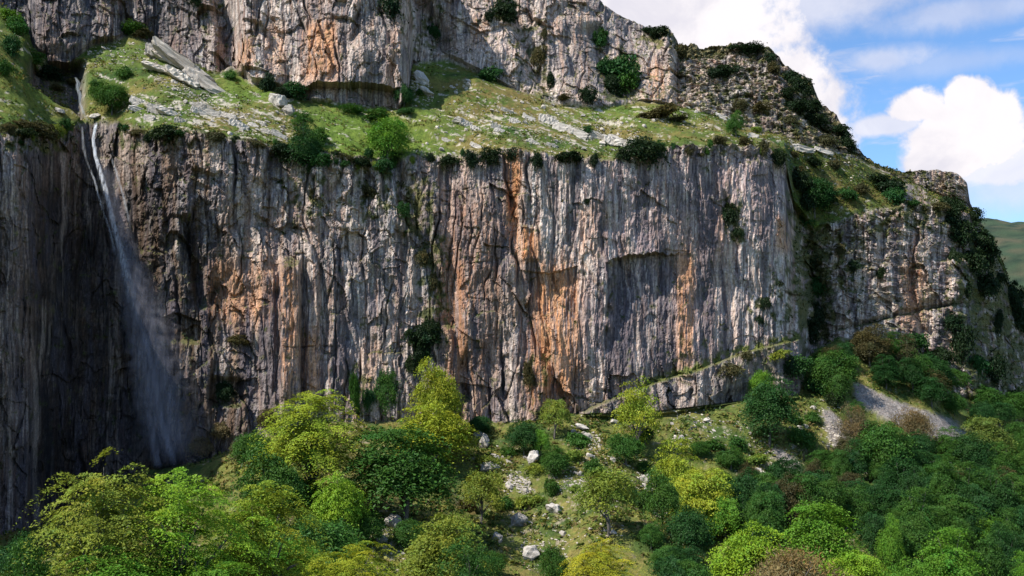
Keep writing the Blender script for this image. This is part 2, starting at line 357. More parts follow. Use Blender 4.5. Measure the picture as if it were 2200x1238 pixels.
palez = acc([(940, 1180, 30, 230, .8), (1120, 1300, 330, 600, .8), (1550, 1720, 500, 740, .8), (660, 860, 350, 620, .5), (1760, 2040, 470, 760, .6), (1370, 1450, 120, 230, .8), (510, 640, -40, 180, .5), (270, 420, 290, 420, .3), (1460, 1640, 130, 260, .6), (460, 620, 740, 900, .3)])  # zones where the limestone itself is paler
c = lerp(c, pale, np.clip(smooth(0.05, 0.75, vs2 * 0.5 + vs1 * 0.45 + palez * 0.55) * 0.85, 0, 1))
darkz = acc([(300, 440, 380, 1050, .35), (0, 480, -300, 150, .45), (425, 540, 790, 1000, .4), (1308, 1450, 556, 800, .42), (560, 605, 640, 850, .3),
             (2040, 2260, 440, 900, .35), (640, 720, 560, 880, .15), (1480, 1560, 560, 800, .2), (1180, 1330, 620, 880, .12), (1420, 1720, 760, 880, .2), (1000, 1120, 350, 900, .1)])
c = lerp(c, dark, np.clip(smooth(0.30, 0.95, -vs2 * 0.5 - vs1 * 0.35 + darkz * 1.0 + 0.18) * 0.85, 0, 1))  # dark zones; the left crag's one is shade put into the colour
ls = fbm((S + wob * .7) * 3.2, Z * 0.022, 3, 340, .6); ls2 = fbm((S + wob * .7) * 1.5, Z * 0.016, 3, 345, .55)
c = c * (1 + .30 * ls)[..., None]
c = lerp(c, C(.60, .53, .46), smooth(.22, .7, ls * .45 + ls2 * .55 + pat * .3) * .5)
c = lerp(c, C(.43, .27, .18), smooth(.0, .55, -ls2 * .7 + vs3 * .5) * .5)
c = lerp(c, C(.070, .063, .075), smooth(.12, .60, -ls * .5 - vs3 * .35 + pat * .30 - ls2 * .25) * .82)
pinkcrag = acc([(940, 1180, 30, 230, 1), (700, 870, -100, 220, .3), (1180, 1460, 90, 240, .6), (1450, 1700, 120, 300, .7)])
c = lerp(c, C(.50, .405, .36), pinkcrag * smooth(-.5, .3, pat + vs2 * .4) * .6)
omask = acc([(650, 728, 60, 185, .72), (572, 612, 50, 165, .6), (515, 545, 90, 165, .6), (1108, 1160, 488, 560, 1), (1085, 1120, 330, 500, .75), (1140, 1245, 560, 860, .85), (1190, 1250, 560, 760, .6),
             (600, 645, 560, 850, .65), (642, 690, 700, 850, .6), (1455, 1492, 530, 800, .75), (1665, 1702, 470, 545, .6), (1380, 1440, 130, 225, .6), (1010, 1050, 40, 110, .45),
             (1930, 1990, 560, 720, .5), (440, 600, 560, 700, .6), (960, 1020, 560, 830, .35), (1530, 1560, 430, 560, .35), (1235, 1300, 440, 560, .3), (780, 810, 740, 850, .3)])
c = lerp(c, orng, np.clip(omask * smooth(-0.35, 0.45, ls * .75 + ls2 * .45 + vs1 * 0.3 + pat * 0.3 + omask * 0.5 - 0.04), 0, 1) * 0.95)
rmask = acc([(945, 1070, 400, 880, .85), (1085, 1130, 340, 620, .9), (1120, 1200, 720, 900, .9), (280, 310, 290, 700, .5), (1040, 1090, 420, 700, .4), (30, 240, 420, 900, .35)])
c = lerp(c, rust, np.clip(rmask * smooth(-0.25, 0.5, ls * .5 + ls2 * .4 + vs1 * 0.4 + 0.08), 0, 1) * 0.85)
bmask = acc([(245, 460, 290, 1060, 1.0), (430, 620, 440, 620, .5), (380, 540, 700, 1010, .75), (20, 240, 300, 1150, .5), (940, 1060, 600, 860, .5), (1000, 1200, 600, 700, .4)])
c = lerp(c, brown, np.clip(bmask * smooth(-0.3, 0.5, vs3 + pat * 0.6), 0, 1) * 0.8)
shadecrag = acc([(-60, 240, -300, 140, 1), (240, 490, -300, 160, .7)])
c = lerp(c, c * .35 + C(.034, .036, .048), shadecrag * .9)  # the left crag's shade, put into its stone colour
wet = np.clip(acc([(-300, 60, 420, 1180, .78), (45, 262, 275, 1180, 1.0), (250, 360, 300, 1100, .95), (300, 470, 440, 1080, .75), (60, 180, 130, 262, .9), (180, 235, 230, 300, .8), (320, 400, 640, 1050, .5), (380, 540, 780, 1020, .6)]) * smooth(-0.75, -0.2, vs1 * 0.6 + vs3 * 0.3 + 0.15 + np.where(PX > 70, .1, -.2)), 0, 1)  # wet black rock, plus shade of recess and stream slot painted in
c = lerp(c, c * (0.13 + .16 * smooth(.0, .6, pat + ls * .5))[..., None] + C(.004, .004, .005), wet * 0.94)
bs1 = fbm((S + wob * 1.2) * .26, Z * .020, 3, 381, .55); bs2 = fbm((S + wob) * .55, Z * .03 + 5, 2, 385)
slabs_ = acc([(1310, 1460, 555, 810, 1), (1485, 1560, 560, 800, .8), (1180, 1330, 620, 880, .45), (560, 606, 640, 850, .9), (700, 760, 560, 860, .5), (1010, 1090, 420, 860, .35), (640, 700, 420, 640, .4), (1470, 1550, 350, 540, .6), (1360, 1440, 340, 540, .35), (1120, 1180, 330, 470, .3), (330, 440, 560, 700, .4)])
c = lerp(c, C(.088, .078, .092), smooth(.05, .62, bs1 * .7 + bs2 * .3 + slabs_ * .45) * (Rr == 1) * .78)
c = lerp(c, C(.56, .47, .40), smooth(.22, .70, -bs1 * .6 - bs2 * .4 + ls * .2 + palez * .25) * .50)
c = lerp(c, orng * 1.08, np.clip(omask * smooth(-.2, .6, ls * .7 + ls2 * .5 + omask * .4 - .1), 0, 1) * .62)
c = lerp(c, dark, np.clip(joint * .6 + bed * .2, 0, 1) * smooth(-.6, .2, vs2 + .1)[...] * .75)
dots = smooth(.38, .62, perlin(S * 1.7, Z * 1.1, 371)) * np.clip(pinkzone * .7 + pinkcrag, 0, 1) + smooth(.5, .7, perlin(S * .8, Z * .5, 372)) * .6
c = lerp(c, dark, np.clip(dots, 0, 1) * .6)
c = c * np.array([1.025, .995, .965], np.float32)
# moss and small plants caught on the wall
nzs = np.zeros_like(PX)
gx = np.gradient(P, axis=1); gy = np.gradient(P, axis=0)
nrm = np.cross(gx, gy); nrm /= np.linalg.norm(nrm, axis=2, keepdims=True) + 1e-9
nrm *= np.sign(nrm[..., 2:3] * 0.01 - nrm[..., 1:2] + 1e-6)
up = nrm[..., 2]
veg_hand = acc([(860, 930, 380, 520, .8), (900, 960, 500, 720, .75), (1560, 1600, 420, 520, .8), (1700, 1790, 350, 750, 1), (1100, 1160, 40, 200, .5), (1140, 1180, 80, 220, .6), (1290, 1370, 110, 225, .8), (860, 960, 0, 120, .45),
                (1470, 1760, 120, 340, .42), (1740, 1860, 500, 620, .6), (2050, 2260, 470, 900, .85), (1600, 1720, 640, 700, .4), (1650, 1720, 560, 730, .45), (760, 880, 345, 480, .5), (620, 720, 330, 480, .5), (240, 420, 260, 320, .5),
                (1060, 1110, 0, 50, 1), (1420, 1720, 735, 790, .4), (1560, 1730, 735, 820, .5), (0, 160, 255, 330, .7), (750, 800, 780, 900, .6), (1850, 2080, 440, 500, .7), (1130, 1180, 760, 900, .4), (420, 480, -20, 60, .4), (1380, 1460, 60, 110, .7), (1600, 1680, 95, 140, .6)])
vegn = fbm(S * 0.5, Z * 0.35, 4, 220, 0.6)
veg_rock = np.clip(smooth(0.15, 0.55, vegn * 0.55 + veg_hand * 0.75 - 0.12) + smooth(0.62, 0.85, up + vegn * 0.15) * 0.9, 0, 1)
mosscol = lerp(np.broadcast_to(moss, P.shape), C(.12, .115, .035), smooth(-0.3, 0.5, spk + pat))
c = lerp(c, mosscol, veg_rock * 0.92)
c = lerp(c, C(.30, .26, .22), lower_band * 0.25)
ledgegreen = hcrack([(1380, 829), (1420, 812), (1500, 789), (1600, 750), (1722, 722)], 9) * (Rr == 1) * smooth(-.35, .35, vegn + .1)
c = lerp(c, C(.11, .125, .03), np.clip(ledgegreen * 1.4, 0, 1))
# turf
gcol_a = C(.092, .136, .022); gcol_b = C(.170, .155, .038); gcol_c = C(.040, .085, .016)
tn = fbm(X0 * 0.05, Z * 0.09 + Y0 * 0.03, 4, 230); tn2 = fbm(X0 * 0.55, Y0 * 0.6 + Z * 0.5, 4, 240, 0.65)
turf = lerp(np.broadcast_to(gcol_a, P.shape), gcol_b, smooth(-0.25, 0.6, tn + tn2 * 0.5))
turf = lerp(turf, gcol_c, smooth(0.1, 0.7, -tn * 0.6 + tn2 * 0.45 + fbm(X0 * 0.15, Z * 0.2, 2, 250) * 0.5))
lush = acc([(670, 960, 240, 345, .9), (480, 600, 160, 215, .7), (1180, 1500, 205, 270, .6), (0, 110, 150, 260, .5), (890, 960, 120, 180, .6), (1430, 1640, 870, 1000, .6)])
turf = lerp(turf, C(.135, .215, .026), np.clip(lush * smooth(-.6, .3, tn2 + .3), 0, 1) * 0.8)
dry = acc([(940, 1500, 170, 345, .75), (420, 660, 240, 320, .7), (1500, 2080, 250, 470, .8), (260, 420, 100, 280, .3), (990, 1090, 200, 235, 1)])
turf = lerp(turf, C(.190, .130, .045), np.clip(dry * smooth(-.3, .6, tn2 * .6 + tn * .6 + .2), 0, 1) * 0.8)
scrubz = acc([(1640, 2080, 300, 480, .8), (0, 160, 20, 150, .5), (1840, 2100, 430, 500, 1), (60, 250, 250, 300, .6)])
turf = lerp(turf, C(.035, .055, .015), np.clip(scrubz * smooth(-.1, .4, tn2 + .1), 0, 1) * 0.85)
bare = np.clip(smooth(0.50, 0.85, tn2 * 0.5 + fbm(X0 * 0.12, (Z + X0 * 0.35) * 0.55, 4, 260, 0.6) * 0.8 + acc([(940, 1400, 220, 330, .26), (270, 620, 200, 300, .36), (1000, 1450, 980, 1180, .12), (1600, 1800, 300, 350, .2)])), 0, 1)
turf = turf * .86
turf = lerp(turf, C(.50, .44, .36), bare * 0.8 * (Rr == 2))
# hillside
hs = lerp(np.broadcast_to(C(.112, .130, .028), P.shape), C(.190, .158, .046), smooth(-0.2, 0.7, tn2 * 0.7 + fbm(X0 * 0.08, Y0 * 0.06, 3, 270) * 0.6))
hs = lerp(hs, C(.055, .090, .020), smooth(0.0, 0.6, fbm(X0 * 0.11, Y0 * 0.09, 3, 275) + tn2 * 0.3 - 0.05))
hs = lerp(hs, C(.30, .25, .18), smooth(0.45, 0.8, tn2 * 0.6 + fbm(X0 * 0.3, Y0 * 0.12, 3, 280) * 0.55 + acc([(1080, 1450, 1000, 1150, .2), (1620, 1730, 960, 1050, .5), (790, 870, 1090, 1238, .3)])) * 0.75)
def scree(x, y, pts):                    # pts: (y, x centre, half width)
    a = np.array(pts, float); cx = np.interp(PYf, a[:, 0], a[:, 1]); w = np.interp(PYf, a[:, 0], a[:, 2])
    return (1 - smooth(0.75, 1.15, np.abs(PXf - cx) / np.maximum(w, .1) + tn2 * 0.25)) * smooth(a[0, 0] - 4, a[0, 0] + 6, PYf) * (1 - smooth(a[-1, 0] - 6, a[-1, 0] + 8, PYf))
scr = np.maximum(scree(0, 0, [(822, 1838, 6), (860, 1880, 42), (900, 1970, 75), (955, 2070, 38)]), scree(0, 0, [(880, 1775, 10), (920, 1800, 26), (960, 1820, 34), (1000, 1862, 22)]))
scr = np.maximum(scr, scree(0, 0, [(965, 1668, 14), (1000, 1700, 20), (1035, 1722, 8)]))
hs = lerp(hs, lerp(np.broadcast_to(C(.20, .175, .155), P.shape), C(.31, .275, .245), smooth(-.4, .5, tn2 + spk * .5)), scr * (Rr == 0))
is_turf = np.where(Rr == 2, 1 - np.clip(rock * 1.6 - 0.3 + spk * 0.3, 0, 1), 0)
is_turf = np.where(Rr == 4, 0.7, is_turf) * (1 - slot)
knob = box(1945, 2082, 365, 446, 6, 6); is_turf = is_turf * (1 - knob * 0.9)
upveg = np.where((Rr == 3) | (Rr == 4), smooth(1440, 1470, PX) * smooth(0.0, 0.5, vegn * 0.5 + acc([(1450, 1560, 85, 125, 1), (1840, 1950, 330, 400, .9), (1680, 1850, 150, 345, .4)])), 0)
veg = np.clip(np.where(Rr == 0, 1 - rock, is_turf), 0, 1)
c = lerp(c, turf, is_turf)
c = lerp(c, lerp(np.broadcast_to(moss, P.shape), C(.14, .12, .04), smooth(-.3, .4, tn2)), upveg * 0.8)
c = lerp(c, hs, np.where(Rr == 0, 1 - rock, 0))
stony = np.maximum(scr * (Rr == 0), 0)
c = np.clip(c, 0.003, 0.8).astype(np.float32)
vegA = np.clip(veg * (1 - stony), 0, 1).astype(np.float32)

# ------------------------------------------------------------------ materials
def new_mat(name):
    m = bpy.data.materials.new(name); m.use_nodes = True; m.node_tree.nodes.clear(); return m, G(m.node_tree)
def m_ground():
    m, g = new_mat('weathered_limestone_and_turf')
    a = g.n('ShaderNodeAttribute', attribute_name='Col').outputs['Color']
    v = g.n('ShaderNodeAttribute', attribute_name='veg').outputs['Fac']
    o = g.n('ShaderNodeTexCoord').outputs['Object']
    st = g.noise(g.mapping(o, (1.0, 1.0, 0.09)), 2.3, 5, 0.65, 0.4)
    st2 = g.noise(g.mapping(o, (1.0, 1.0, 0.22), loc=(31, 7, 5)), 5.5, 4, 0.7, 0.2)
    iso = g.noise(o, 1.9, 6, 0.72)
    crk = g.noise(g.mapping(o, (.35, .35, 1.3), rot=(0, .08, 0)), 1.6, 5, 0.75, 1.2)
    kr = g.m('MULTIPLY', g.lin(st, .3, .7, .58, 1.48), g.lin(st2, .3, .7, .66, 1.40))
    kr = g.m('MULTIPLY', kr, g.lin(iso, .3, .7, .60, 1.42))
    kr = g.m('MULTIPLY', kr, g.ss(g.m('ABSOLUTE', g.m('SUBTRACT', crk, .5)), 0.0, 0.016, .68, 1.0))
    tuft = g.noise(o, 2.6, 5, 0.7); tuf2 = g.noise(o, 0.55, 4, 0.6)
    kg = g.m('MULTIPLY', g.lin(tuft, .3, .7, .55, 1.5), g.lin(tuf2, .3, .7, .75, 1.3))
    k = g.m('ADD', g.m('MULTIPLY', kr, g.m('SUBTRACT', 1.0, v)), g.m('MULTIPLY', kg, v))
    kc = g.n('ShaderNodeCombineXYZ'); [g.l(k, kc.inputs[i]) for i in range(3)]
    colr = g.mix(1.0, a, kc.outputs[0], 'MULTIPLY')
    hue = g.noise(g.mapping(o, (1, 1, .2), loc=(3, 3, 3)), 1.1, 4, 0.6)
    colr = g.mix(g.m('MULTIPLY', g.ss(hue, .48, .75), g.m('SUBTRACT', .55, g.m('MULTIPLY', v, .5))), colr, (1.22, 0.96, 0.80), 'MULTIPLY')
    bs = g.n('ShaderNodeBsdfPrincipled'); g.l(colr, bs.inputs['Base Color']); bs.inputs['Roughness'].default_value = 0.9
    bs.inputs['Specular IOR Level'].default_value = 0.2
    hgt = g.m('ADD', g.m('ADD', g.m('MULTIPLY', st, .5), g.m('MULTIPLY', st2, .3)), g.m('MULTIPLY', iso, .6))
    hgt = g.m('ADD', g.m('MULTIPLY', hgt, g.m('SUBTRACT', 1.0, v)), g.m('MULTIPLY', g.m('MULTIPLY', tuft, .7), v))
    bp = g.n('ShaderNodeBump'); bp.inputs['Strength'].default_value = 0.85; bp.inputs['Distance'].default_value = 0.6
    g.l(hgt, bp.inputs['Height']); g.l(bp.outputs[0], bs.inputs['Normal'])
    o2 = g.n('ShaderNodeOutputMaterial'); g.l(bs.outputs[0], o2.inputs[0]); return m
def m_leaf(name='spring_leaves', trans=0.24):
    m, g = new_mat(name)
    a = g.n('ShaderNodeAttribute', attribute_name='Col').outputs['Color']
    oc = g.n('ShaderNodeObjectInfo').outputs['Color']
    c1 = g.mix(1.0, a, oc, 'MULTIPLY')
    d = g.n('ShaderNodeBsdfDiffuse'); g.l(c1, d.inputs[0])
    t = g.n('ShaderNodeBsdfTranslucent'); g.l(g.mix(1.0, c1, (1.15, 1.1, .7), 'MULTIPLY'), t.inputs[0])
    mx = g.n('ShaderNodeMixShader'); mx.inputs[0].default_value = trans
    g.l(d.outputs[0], mx.inputs[1]); g.l(t.outputs[0], mx.inputs[2])
    gl = g.n('ShaderNodeBsdfGlossy'); gl.inputs['Roughness'].default_value = .45; gl.inputs[0].default_value = (1, 1, 1, 1)
    m2 = g.n('ShaderNodeMixShader'); m2.inputs[0].default_value = .008
    g.l(mx.outputs[0], m2.inputs[1]); g.l(gl.outputs[0], m2.inputs[2])
    o2 = g.n('ShaderNodeOutputMaterial'); g.l(m2.outputs[0], o2.inputs[0]); return m
def m_bark():
    m, g = new_mat('grey_bark'); o = g.n('ShaderNodeTexCoord').outputs['Object']
    n = g.noise(g.mapping(o, (1, 1, .2)), 18, 4, .6)
    bs = g.n('ShaderNodeBsdfPrincipled'); g.l(g.mix(n, (.05, .042, .035), (.19, .17, .145)), bs.inputs['Base Color']); bs.inputs['Roughness'].default_value = .9
    o2 = g.n('ShaderNodeOutputMaterial'); g.l(bs.outputs[0], o2.inputs[0]); return m
def m_stone():
    m, g = new_mat('pale_limestone_boulder'); o = g.n('ShaderNodeTexCoord').outputs['Object']; oi = g.n('ShaderNodeObjectInfo')
    n = g.noise(o, 2.4, 6, .7); n2 = g.noise(o, 9, 5, .7)
    c1 = g.mix(g.ss(n, .35, .7), (.42, .385, .34), (.74, .69, .61))
    c1 = g.mix(g.ss(n2, .55, .7, 0, .6), c1, (.09, .085, .07))
    c1 = g.mix(1.0, c1, oi.outputs['Color'], 'MULTIPLY')
    bs = g.n('ShaderNodeBsdfPrincipled'); g.l(c1, bs.inputs['Base Color']); bs.inputs['Roughness'].default_value = .92
    bp = g.n('ShaderNodeBump'); bp.inputs['Strength'].default_value = .7; bp.inputs['Distance'].default_value = .15
    g.l(n2, bp.inputs['Height']); g.l(bp.outputs[0], bs.inputs['Normal'])
    o2 = g.n('ShaderNodeOutputMaterial'); g.l(bs.outputs[0], o2.inputs[0]); return m
def m_water(name, dens, col=(.80, .85, .92), vscale=.12, scale=1.6, lo=.42, hi=.66):
    m, g = new_mat(name); o = g.n('ShaderNodeTexCoord').outputs['Object']
    n = g.noise(g.mapping(o, (1, 1, vscale)), scale, 5, .65, .3)
    ed = g.n('ShaderNodeAttribute', attribute_name='dens').outputs['Fac']
    a = g.m('MULTIPLY', g.ss(n, lo, hi), g.m('MULTIPLY', ed, dens), clamp=True)
    d = g.n('ShaderNodeBsdfDiffuse'); d.inputs[0].default_value = col + (1,)
    t = g.n('ShaderNodeBsdfTranslucent'); t.inputs[0].default_value = col + (1,)
    mx = g.n('ShaderNodeMixShader'); mx.inputs[0].default_value = .5; g.l(d.outputs[0], mx.inputs[1]); g.l(t.outputs[0], mx.inputs[2])
    tr = g.n('ShaderNodeBsdfTransparent'); m2 = g.n('ShaderNodeMixShader'); g.l(a, m2.inputs[0]); g.l(tr.outputs[0], m2.inputs[1]); g.l(mx.outputs[0], m2.inputs[2])
    o2 = g.n('ShaderNodeOutputMaterial'); g.l(m2.outputs[0], o2.inputs[0]); return m
M_GROUND, M_LEAF, M_BARK, M_STONE = m_ground(), m_leaf(), m_bark(), m_stone()

# ------------------------------------------------------------------ mesh helpers
def mesh_np(name, verts, quads, cols=None, veg=None, mat=None, smooth_=False, tris=None, dens=None):
    me = bpy.data.meshes.new(name); verts = np.asarray(verts, np.float32).reshape(-1, 3)
    me.vertices.add(len(verts)); me.vertices.foreach_set('co', verts.ravel())
    q = np.zeros((0, 4), np.int32) if quads is None else np.asarray(quads, np.int32).reshape(-1, 4)
    t = np.zeros((0, 3), np.int32) if tris is None else np.asarray(tris, np.int32).reshape(-1, 3)
    me.loops.add(q.size + t.size); me.loops.foreach_set('vertex_index', np.concatenate([q.ravel(), t.ravel()]))
    me.polygons.add(len(q) + len(t))
    me.polygons.foreach_set('loop_start', np.concatenate([np.arange(len(q)) * 4, q.size + np.arange(len(t)) * 3]).astype(np.int32))
    me.polygons.foreach_set('use_smooth', np.full(len(q) + len(t), smooth_, bool))
    if cols is not None:
        at = me.color_attributes.new('Col', 'FLOAT_COLOR', 'POINT')
        cc = np.ones((len(verts), 4), np.float32); cc[:, :3] = np.asarray(cols).reshape(-1, 3); at.data.foreach_set('color', cc.ravel())
    for nm, ar in (('veg', veg), ('dens', dens)):
        if ar is not None:
            at = me.attributes.new(nm, 'FLOAT', 'POINT'); at.data.foreach_set('value', np.asarray(ar, np.float32).ravel())
    me.update(calc_edges=True); me.validate()
    if mat: me.materials.append(mat)
    return me
def link(name, me, parent=None, loc=(0, 0, 0), **props):
    o = bpy.data.objects.new(name, me); COL.objects.link(o); o.location = loc
    if parent: o.parent = parent
    for k, v in props.items():
        if v is not None: o[k] = v
    return o

def patch(name, r0, r1, px0, px1, label, sm=False):
    cs = np.where((PXC >= px0 - 0.01) & (PXC <= px1 + 11.01))[0]
    c0, c1 = cs[0], cs[-1]
    if px1 < 2300: c1 = np.where(PXC <= px1 + 0.01)[0][-1] + 1
    sub = P[r0:r1 + 1, c0:c1 + 1]; h, w = sub.shape[:2]
    idx = np.arange(h * w).reshape(h, w)
    q = np.stack([idx[:-1, :-1], idx[:-1, 1:], idx[1:, 1:], idx[1:, :-1]], -1).reshape(-1, 4)
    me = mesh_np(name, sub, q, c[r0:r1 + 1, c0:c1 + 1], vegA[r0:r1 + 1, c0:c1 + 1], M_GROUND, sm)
    return link(name, me, kind='structure', label=label)
def rr(r): w = np.where(REG == r)[0]; return w[0], w[-1] + 1
h0, h1 = rr(0); f0, f1 = rr(1); m0, m1 = rr(2); u0, u1 = rr(3); b0, b1 = rr(4)
patch('hillside', h0, h1, -620, 2900, 'green wooded hillside falling away below the cliffs', True)
patch('waterfall_cliff', f0, f1, -620, 438, 'dark wet recessed cliff behind the waterfall')
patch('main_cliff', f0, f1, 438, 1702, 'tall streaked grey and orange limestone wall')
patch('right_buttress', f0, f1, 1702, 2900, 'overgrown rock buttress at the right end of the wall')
patch('meadow', m0, m1, -620, 2900, 'sloping grass shelf between the two rows of cliffs', True)
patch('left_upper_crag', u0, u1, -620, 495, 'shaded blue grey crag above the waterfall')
patch('upper_buttress', u0, u1, 495, 878, 'broad orange stained buttress with a roof at its foot')
patch('upper_crags', u0, u1, 878, 1455, 'row of pale crags above the grass shelf')
patch('rocky_peak', u0, u1, 1455, 2900, 'rough scrubby peak against the sky')
patch('mountain_top', b0, NR - 1, -620, 2900, 'ground behind the skyline', True)

# distant hill, its foot and the land round about
hx = np.linspace(200, 2600, 160); hy = np.linspace(0, 1, 60)
HX, HY = np.meshgrid(hx, hy)
crest = np.interp(HX, [200, 560, 760, 800, 880, 1100, 2600], [90, 235, 268, 268, 255, 200, 60]) 
HZ = -60 + (crest + 60 + 10 * fbm(HX * .008, HY * 0, 4, 301)) * np.sin(np.clip(HY * 1.35, 0, 1.57)) ** 0.8
HZ += fbm(HX * .012, HY * 6, 5, 305) * 7 * np.clip(HY * 5, 0, 1)
HYw = 980 + HY * 700 + 40 * np.sin(HX * .004)
idx = np.arange(HX.size).reshape(HX.shape)
q = np.stack([idx[:-1, :-1], idx[:-1, 1:], idx[1:, 1:], idx[1:, :-1]], -1).reshape(-1, 4)
hn = fbm(HX * .02, HYw * .02, 4, 310); hn2 = fbm(HX * .09, HYw * .09, 3, 315)
hc = lerp(lerp(np.broadcast_to(C(.038, .062, .032), HX.shape + (3,)), C(.075, .070, .040), smooth(-.3, .5, hn)), C(.018, .034, .020), smooth(.0, .5, hn2 - hn * .4))
link('distant_hill', mesh_np('distant_hill', np.stack([HX, HYw, HZ], -1), q, hc, np.ones(HX.shape), M_GROUND, True), kind='structure', label='far green hillside beyond the cliff end')
gr = 6000.0
me = mesh_np('valley_floor', [(-gr, -gr, -62), (gr, -gr, -62), (gr, gr, -62), (-gr, gr, -62)], [(0, 1, 2, 3)], [(.07, .09, .03)] * 4, [1] * 4, M_GROUND)
link('valley_floor', me, kind='structure', label='green valley floor')

# ------------------------------------------------------------------ finding the ground
GPX, GPY = proj(P[..., 0], np.maximum(P[..., 1], 1), P[..., 2])
def hit(px, py, r0=30, r1=None):
    """the visible ground point in the direction of a photo pixel, and its row and column"""
    ci = int(np.argmin(np.abs(PXC - px))); col = GPY[r0:(r1 or NR), ci]
    k = np.where(col <= py)[0]
    i = r0 + (int(k[0]) if len(k) else len(col) - 1)
    return Vector(P[i, ci]), i, ci
def scale_at(p): return (p.y * cp + p.z * sp) / F        # metres per photo pixel there
def nrm_at(i, ci):
    v = Vector(nrm[i, ci]); return v.normalized()

# ------------------------------------------------------------------ trees
def leaves(rng, cen, nor, size, colr, asp=1.6):
    """rhombic leaf clumps: centres (n,3), normals (n,3)"""
    n = len(cen); nor = nor / (np.linalg.norm(nor, axis=1, keepdims=True) + 1e-9)
    a = rng.normal(size=(n, 3)); t = np.cross(nor, a); t /= np.linalg.norm(t, axis=1, keepdims=True) + 1e-9
    b = np.cross(nor, t); sz = size[:, None]
    v = np.stack([cen - t * sz * .5 * asp, cen - b * sz * .38 + nor * sz * .12, cen + t * sz * .5 * asp, cen + b * sz * .38 + nor * sz * .05], 1)
    return v.reshape(-1, 3), np.arange(n * 4).reshape(n, 4), np.repeat(colr, 4, 0)
def tube(p0, p1, r0, r1, n=5, bend=None, seg=4):
    p0, p1 = np.array(p0, float), np.array(p1, float); d = p1 - p0
    ax = np.cross(d, [0.3, 0.2, 1.0]); ax /= np.linalg.norm(ax) + 1e-9; bx = np.cross(d, ax); bx /= np.linalg.norm(bx) + 1e-9
    V = []; 
    for k in range(seg + 1):
        t = k / seg; c_ = p0 + d * t + (np.array(bend) * math.sin(math.pi * t) if bend is not None else 0); r = r0 + (r1 - r0) * t
        for j in range(n):
            th = 2 * math.pi * j / n; V.append(c_ + (ax * math.cos(th) + bx * math.sin(th)) * r)
    Q = [(k * n + j, k * n + (j + 1) % n, (k + 1) * n + (j + 1) % n, (k + 1) * n + j) for k in range(seg) for j in range(n)]
    return np.array(V), np.array(Q)
def join(parts):
    V, Q, o = [], [], 0
    for v, q in parts: V.append(v); Q.append(q + o); o += len(v)
    return np.concatenate(V), np.concatenate(Q)

def crown_proto(seed, n_cl, per, leaf, style):
    """unit tree: radius 1, height 1, foot at the origin; leaf is in units of radius; zr = height in radii"""
    rng = np.random.RandomState(seed); zr = style.get('zr', 2.0)
    zlo, zhi = style.get('zlo', .22), 1.0
    cen = []; lobes = rng.normal(size=(7, 3)); lobes /= np.linalg.norm(lobes, axis=1, keepdims=True); lobes[:, 2] = np.abs(lobes[:, 2])
    lw = rng.uniform(-.32, .34, 7)
    while len(cen) < n_cl:
        d = rng.normal(size=3); d /= np.linalg.norm(d)
        if d[2] < -.55 and rng.rand() < .7: continue
        r = (1 - style.get('fill', .5) * rng.rand() ** 1.6)
        r *= .86 + sum(w * max(0, d @ l) ** 4 for w, l in zip(lw, lobes)) + rng.normal() * .05
        p = d * r
        if p[2] < 0: p[:2] *= 1 - .25 * (-p[2])
        cen.append(p)
    cen = np.array(cen)
    cr = style.get('cr', .26) * rng.uniform(.6, 1.3, n_cl)
    out = cen / (np.linalg.norm(cen, axis=1, keepdims=True) + 1e-9)
    cn = out * style.get('outw', .45) + np.array([0, 0, 1.0]) * style.get('upw', .8) + rng.normal(size=(n_cl, 3)) * .18
    cn /= np.linalg.norm(cn, axis=1, keepdims=True)
    k = np.repeat(np.arange(n_cl), per); N = len(k)
    off = rng.normal(size=(N, 3)) * .55
    rad = out * np.array([1, 1, .25]); rad /= np.linalg.norm(rad, axis=1, keepdims=True) + 1e-9
    off = off + rad[k] * (off * rad[k]).sum(1, keepdims=True) * style.get('spray', 0)
    dn = (off * cn[k]).sum(1, keepdims=True); off = off - cn[k] * dn * (1 - style.get('flat', .22))
    # sprays droop outwards
    pos = cen[k] + off * cr[k][:, None]
    pos[:, 2] -= style.get('droop', .35) * (np.linalg.norm(off, axis=1) * cr[k]) ** 2 / .3
    ln = cn[k] * 1.0 + rng.normal(size=(N, 3)) * style.get('jit', .45)
    ctint = rng.normal(size=(n_cl, 1)) * .10
    b = 1 + ctint[k] + rng.normal(size=(N, 1)) * .10
    hu = rng.normal(size=(N, 1)) * .04 + rng.normal(size=(n_cl, 1))[k] * .06
    col_ = np.clip(np.concatenate([b * (1 + hu * 1.4), b, b * (1 - hu)], 1), .35, 1.9)
    sz = leaf * rng.uniform(.6, 1.35, N)
    # into unit-tree space (z runs zlo..1)
    zmid, zh = (zlo + zhi) / 2, (zhi - zlo) / 2
    zs = zh * zr
    pos2 = pos.copy(); pos2[:, 2] = zmid * zr + pos[:, 2] * zs
    v, q, cc = leaves(rng, pos2, ln, sz, col_, style.get('asp', 1.5))
    v[:, 2] /= zr
    cen2 = cen.copy(); cen2[:, 2] = (zmid * zr + cen[:, 2] * zs) / zr
    me = mesh_np('crown', v, q, cc, None, M_LEAF, False)
    # trunk with limbs reaching into the crown
    parts = [tube((0, 0, -.08), (rng.normal() * .05, rng.normal() * .05, .62), .055, .022, 7, (.03, .02, 0), 5)]
    for i in rng.choice(n_cl, min(style.get('limbs', 10), n_cl), replace=False):
        z0 = rng.uniform(.14, .45); parts.append(tube((0, 0, z0), cen2[i] * .93, .022, .006, 4, (0, 0, .03), 4))
    tv, tq = join(parts)
    tm = mesh_np('trunk', tv, tq, None, None, M_BARK, True)
    return me, tm
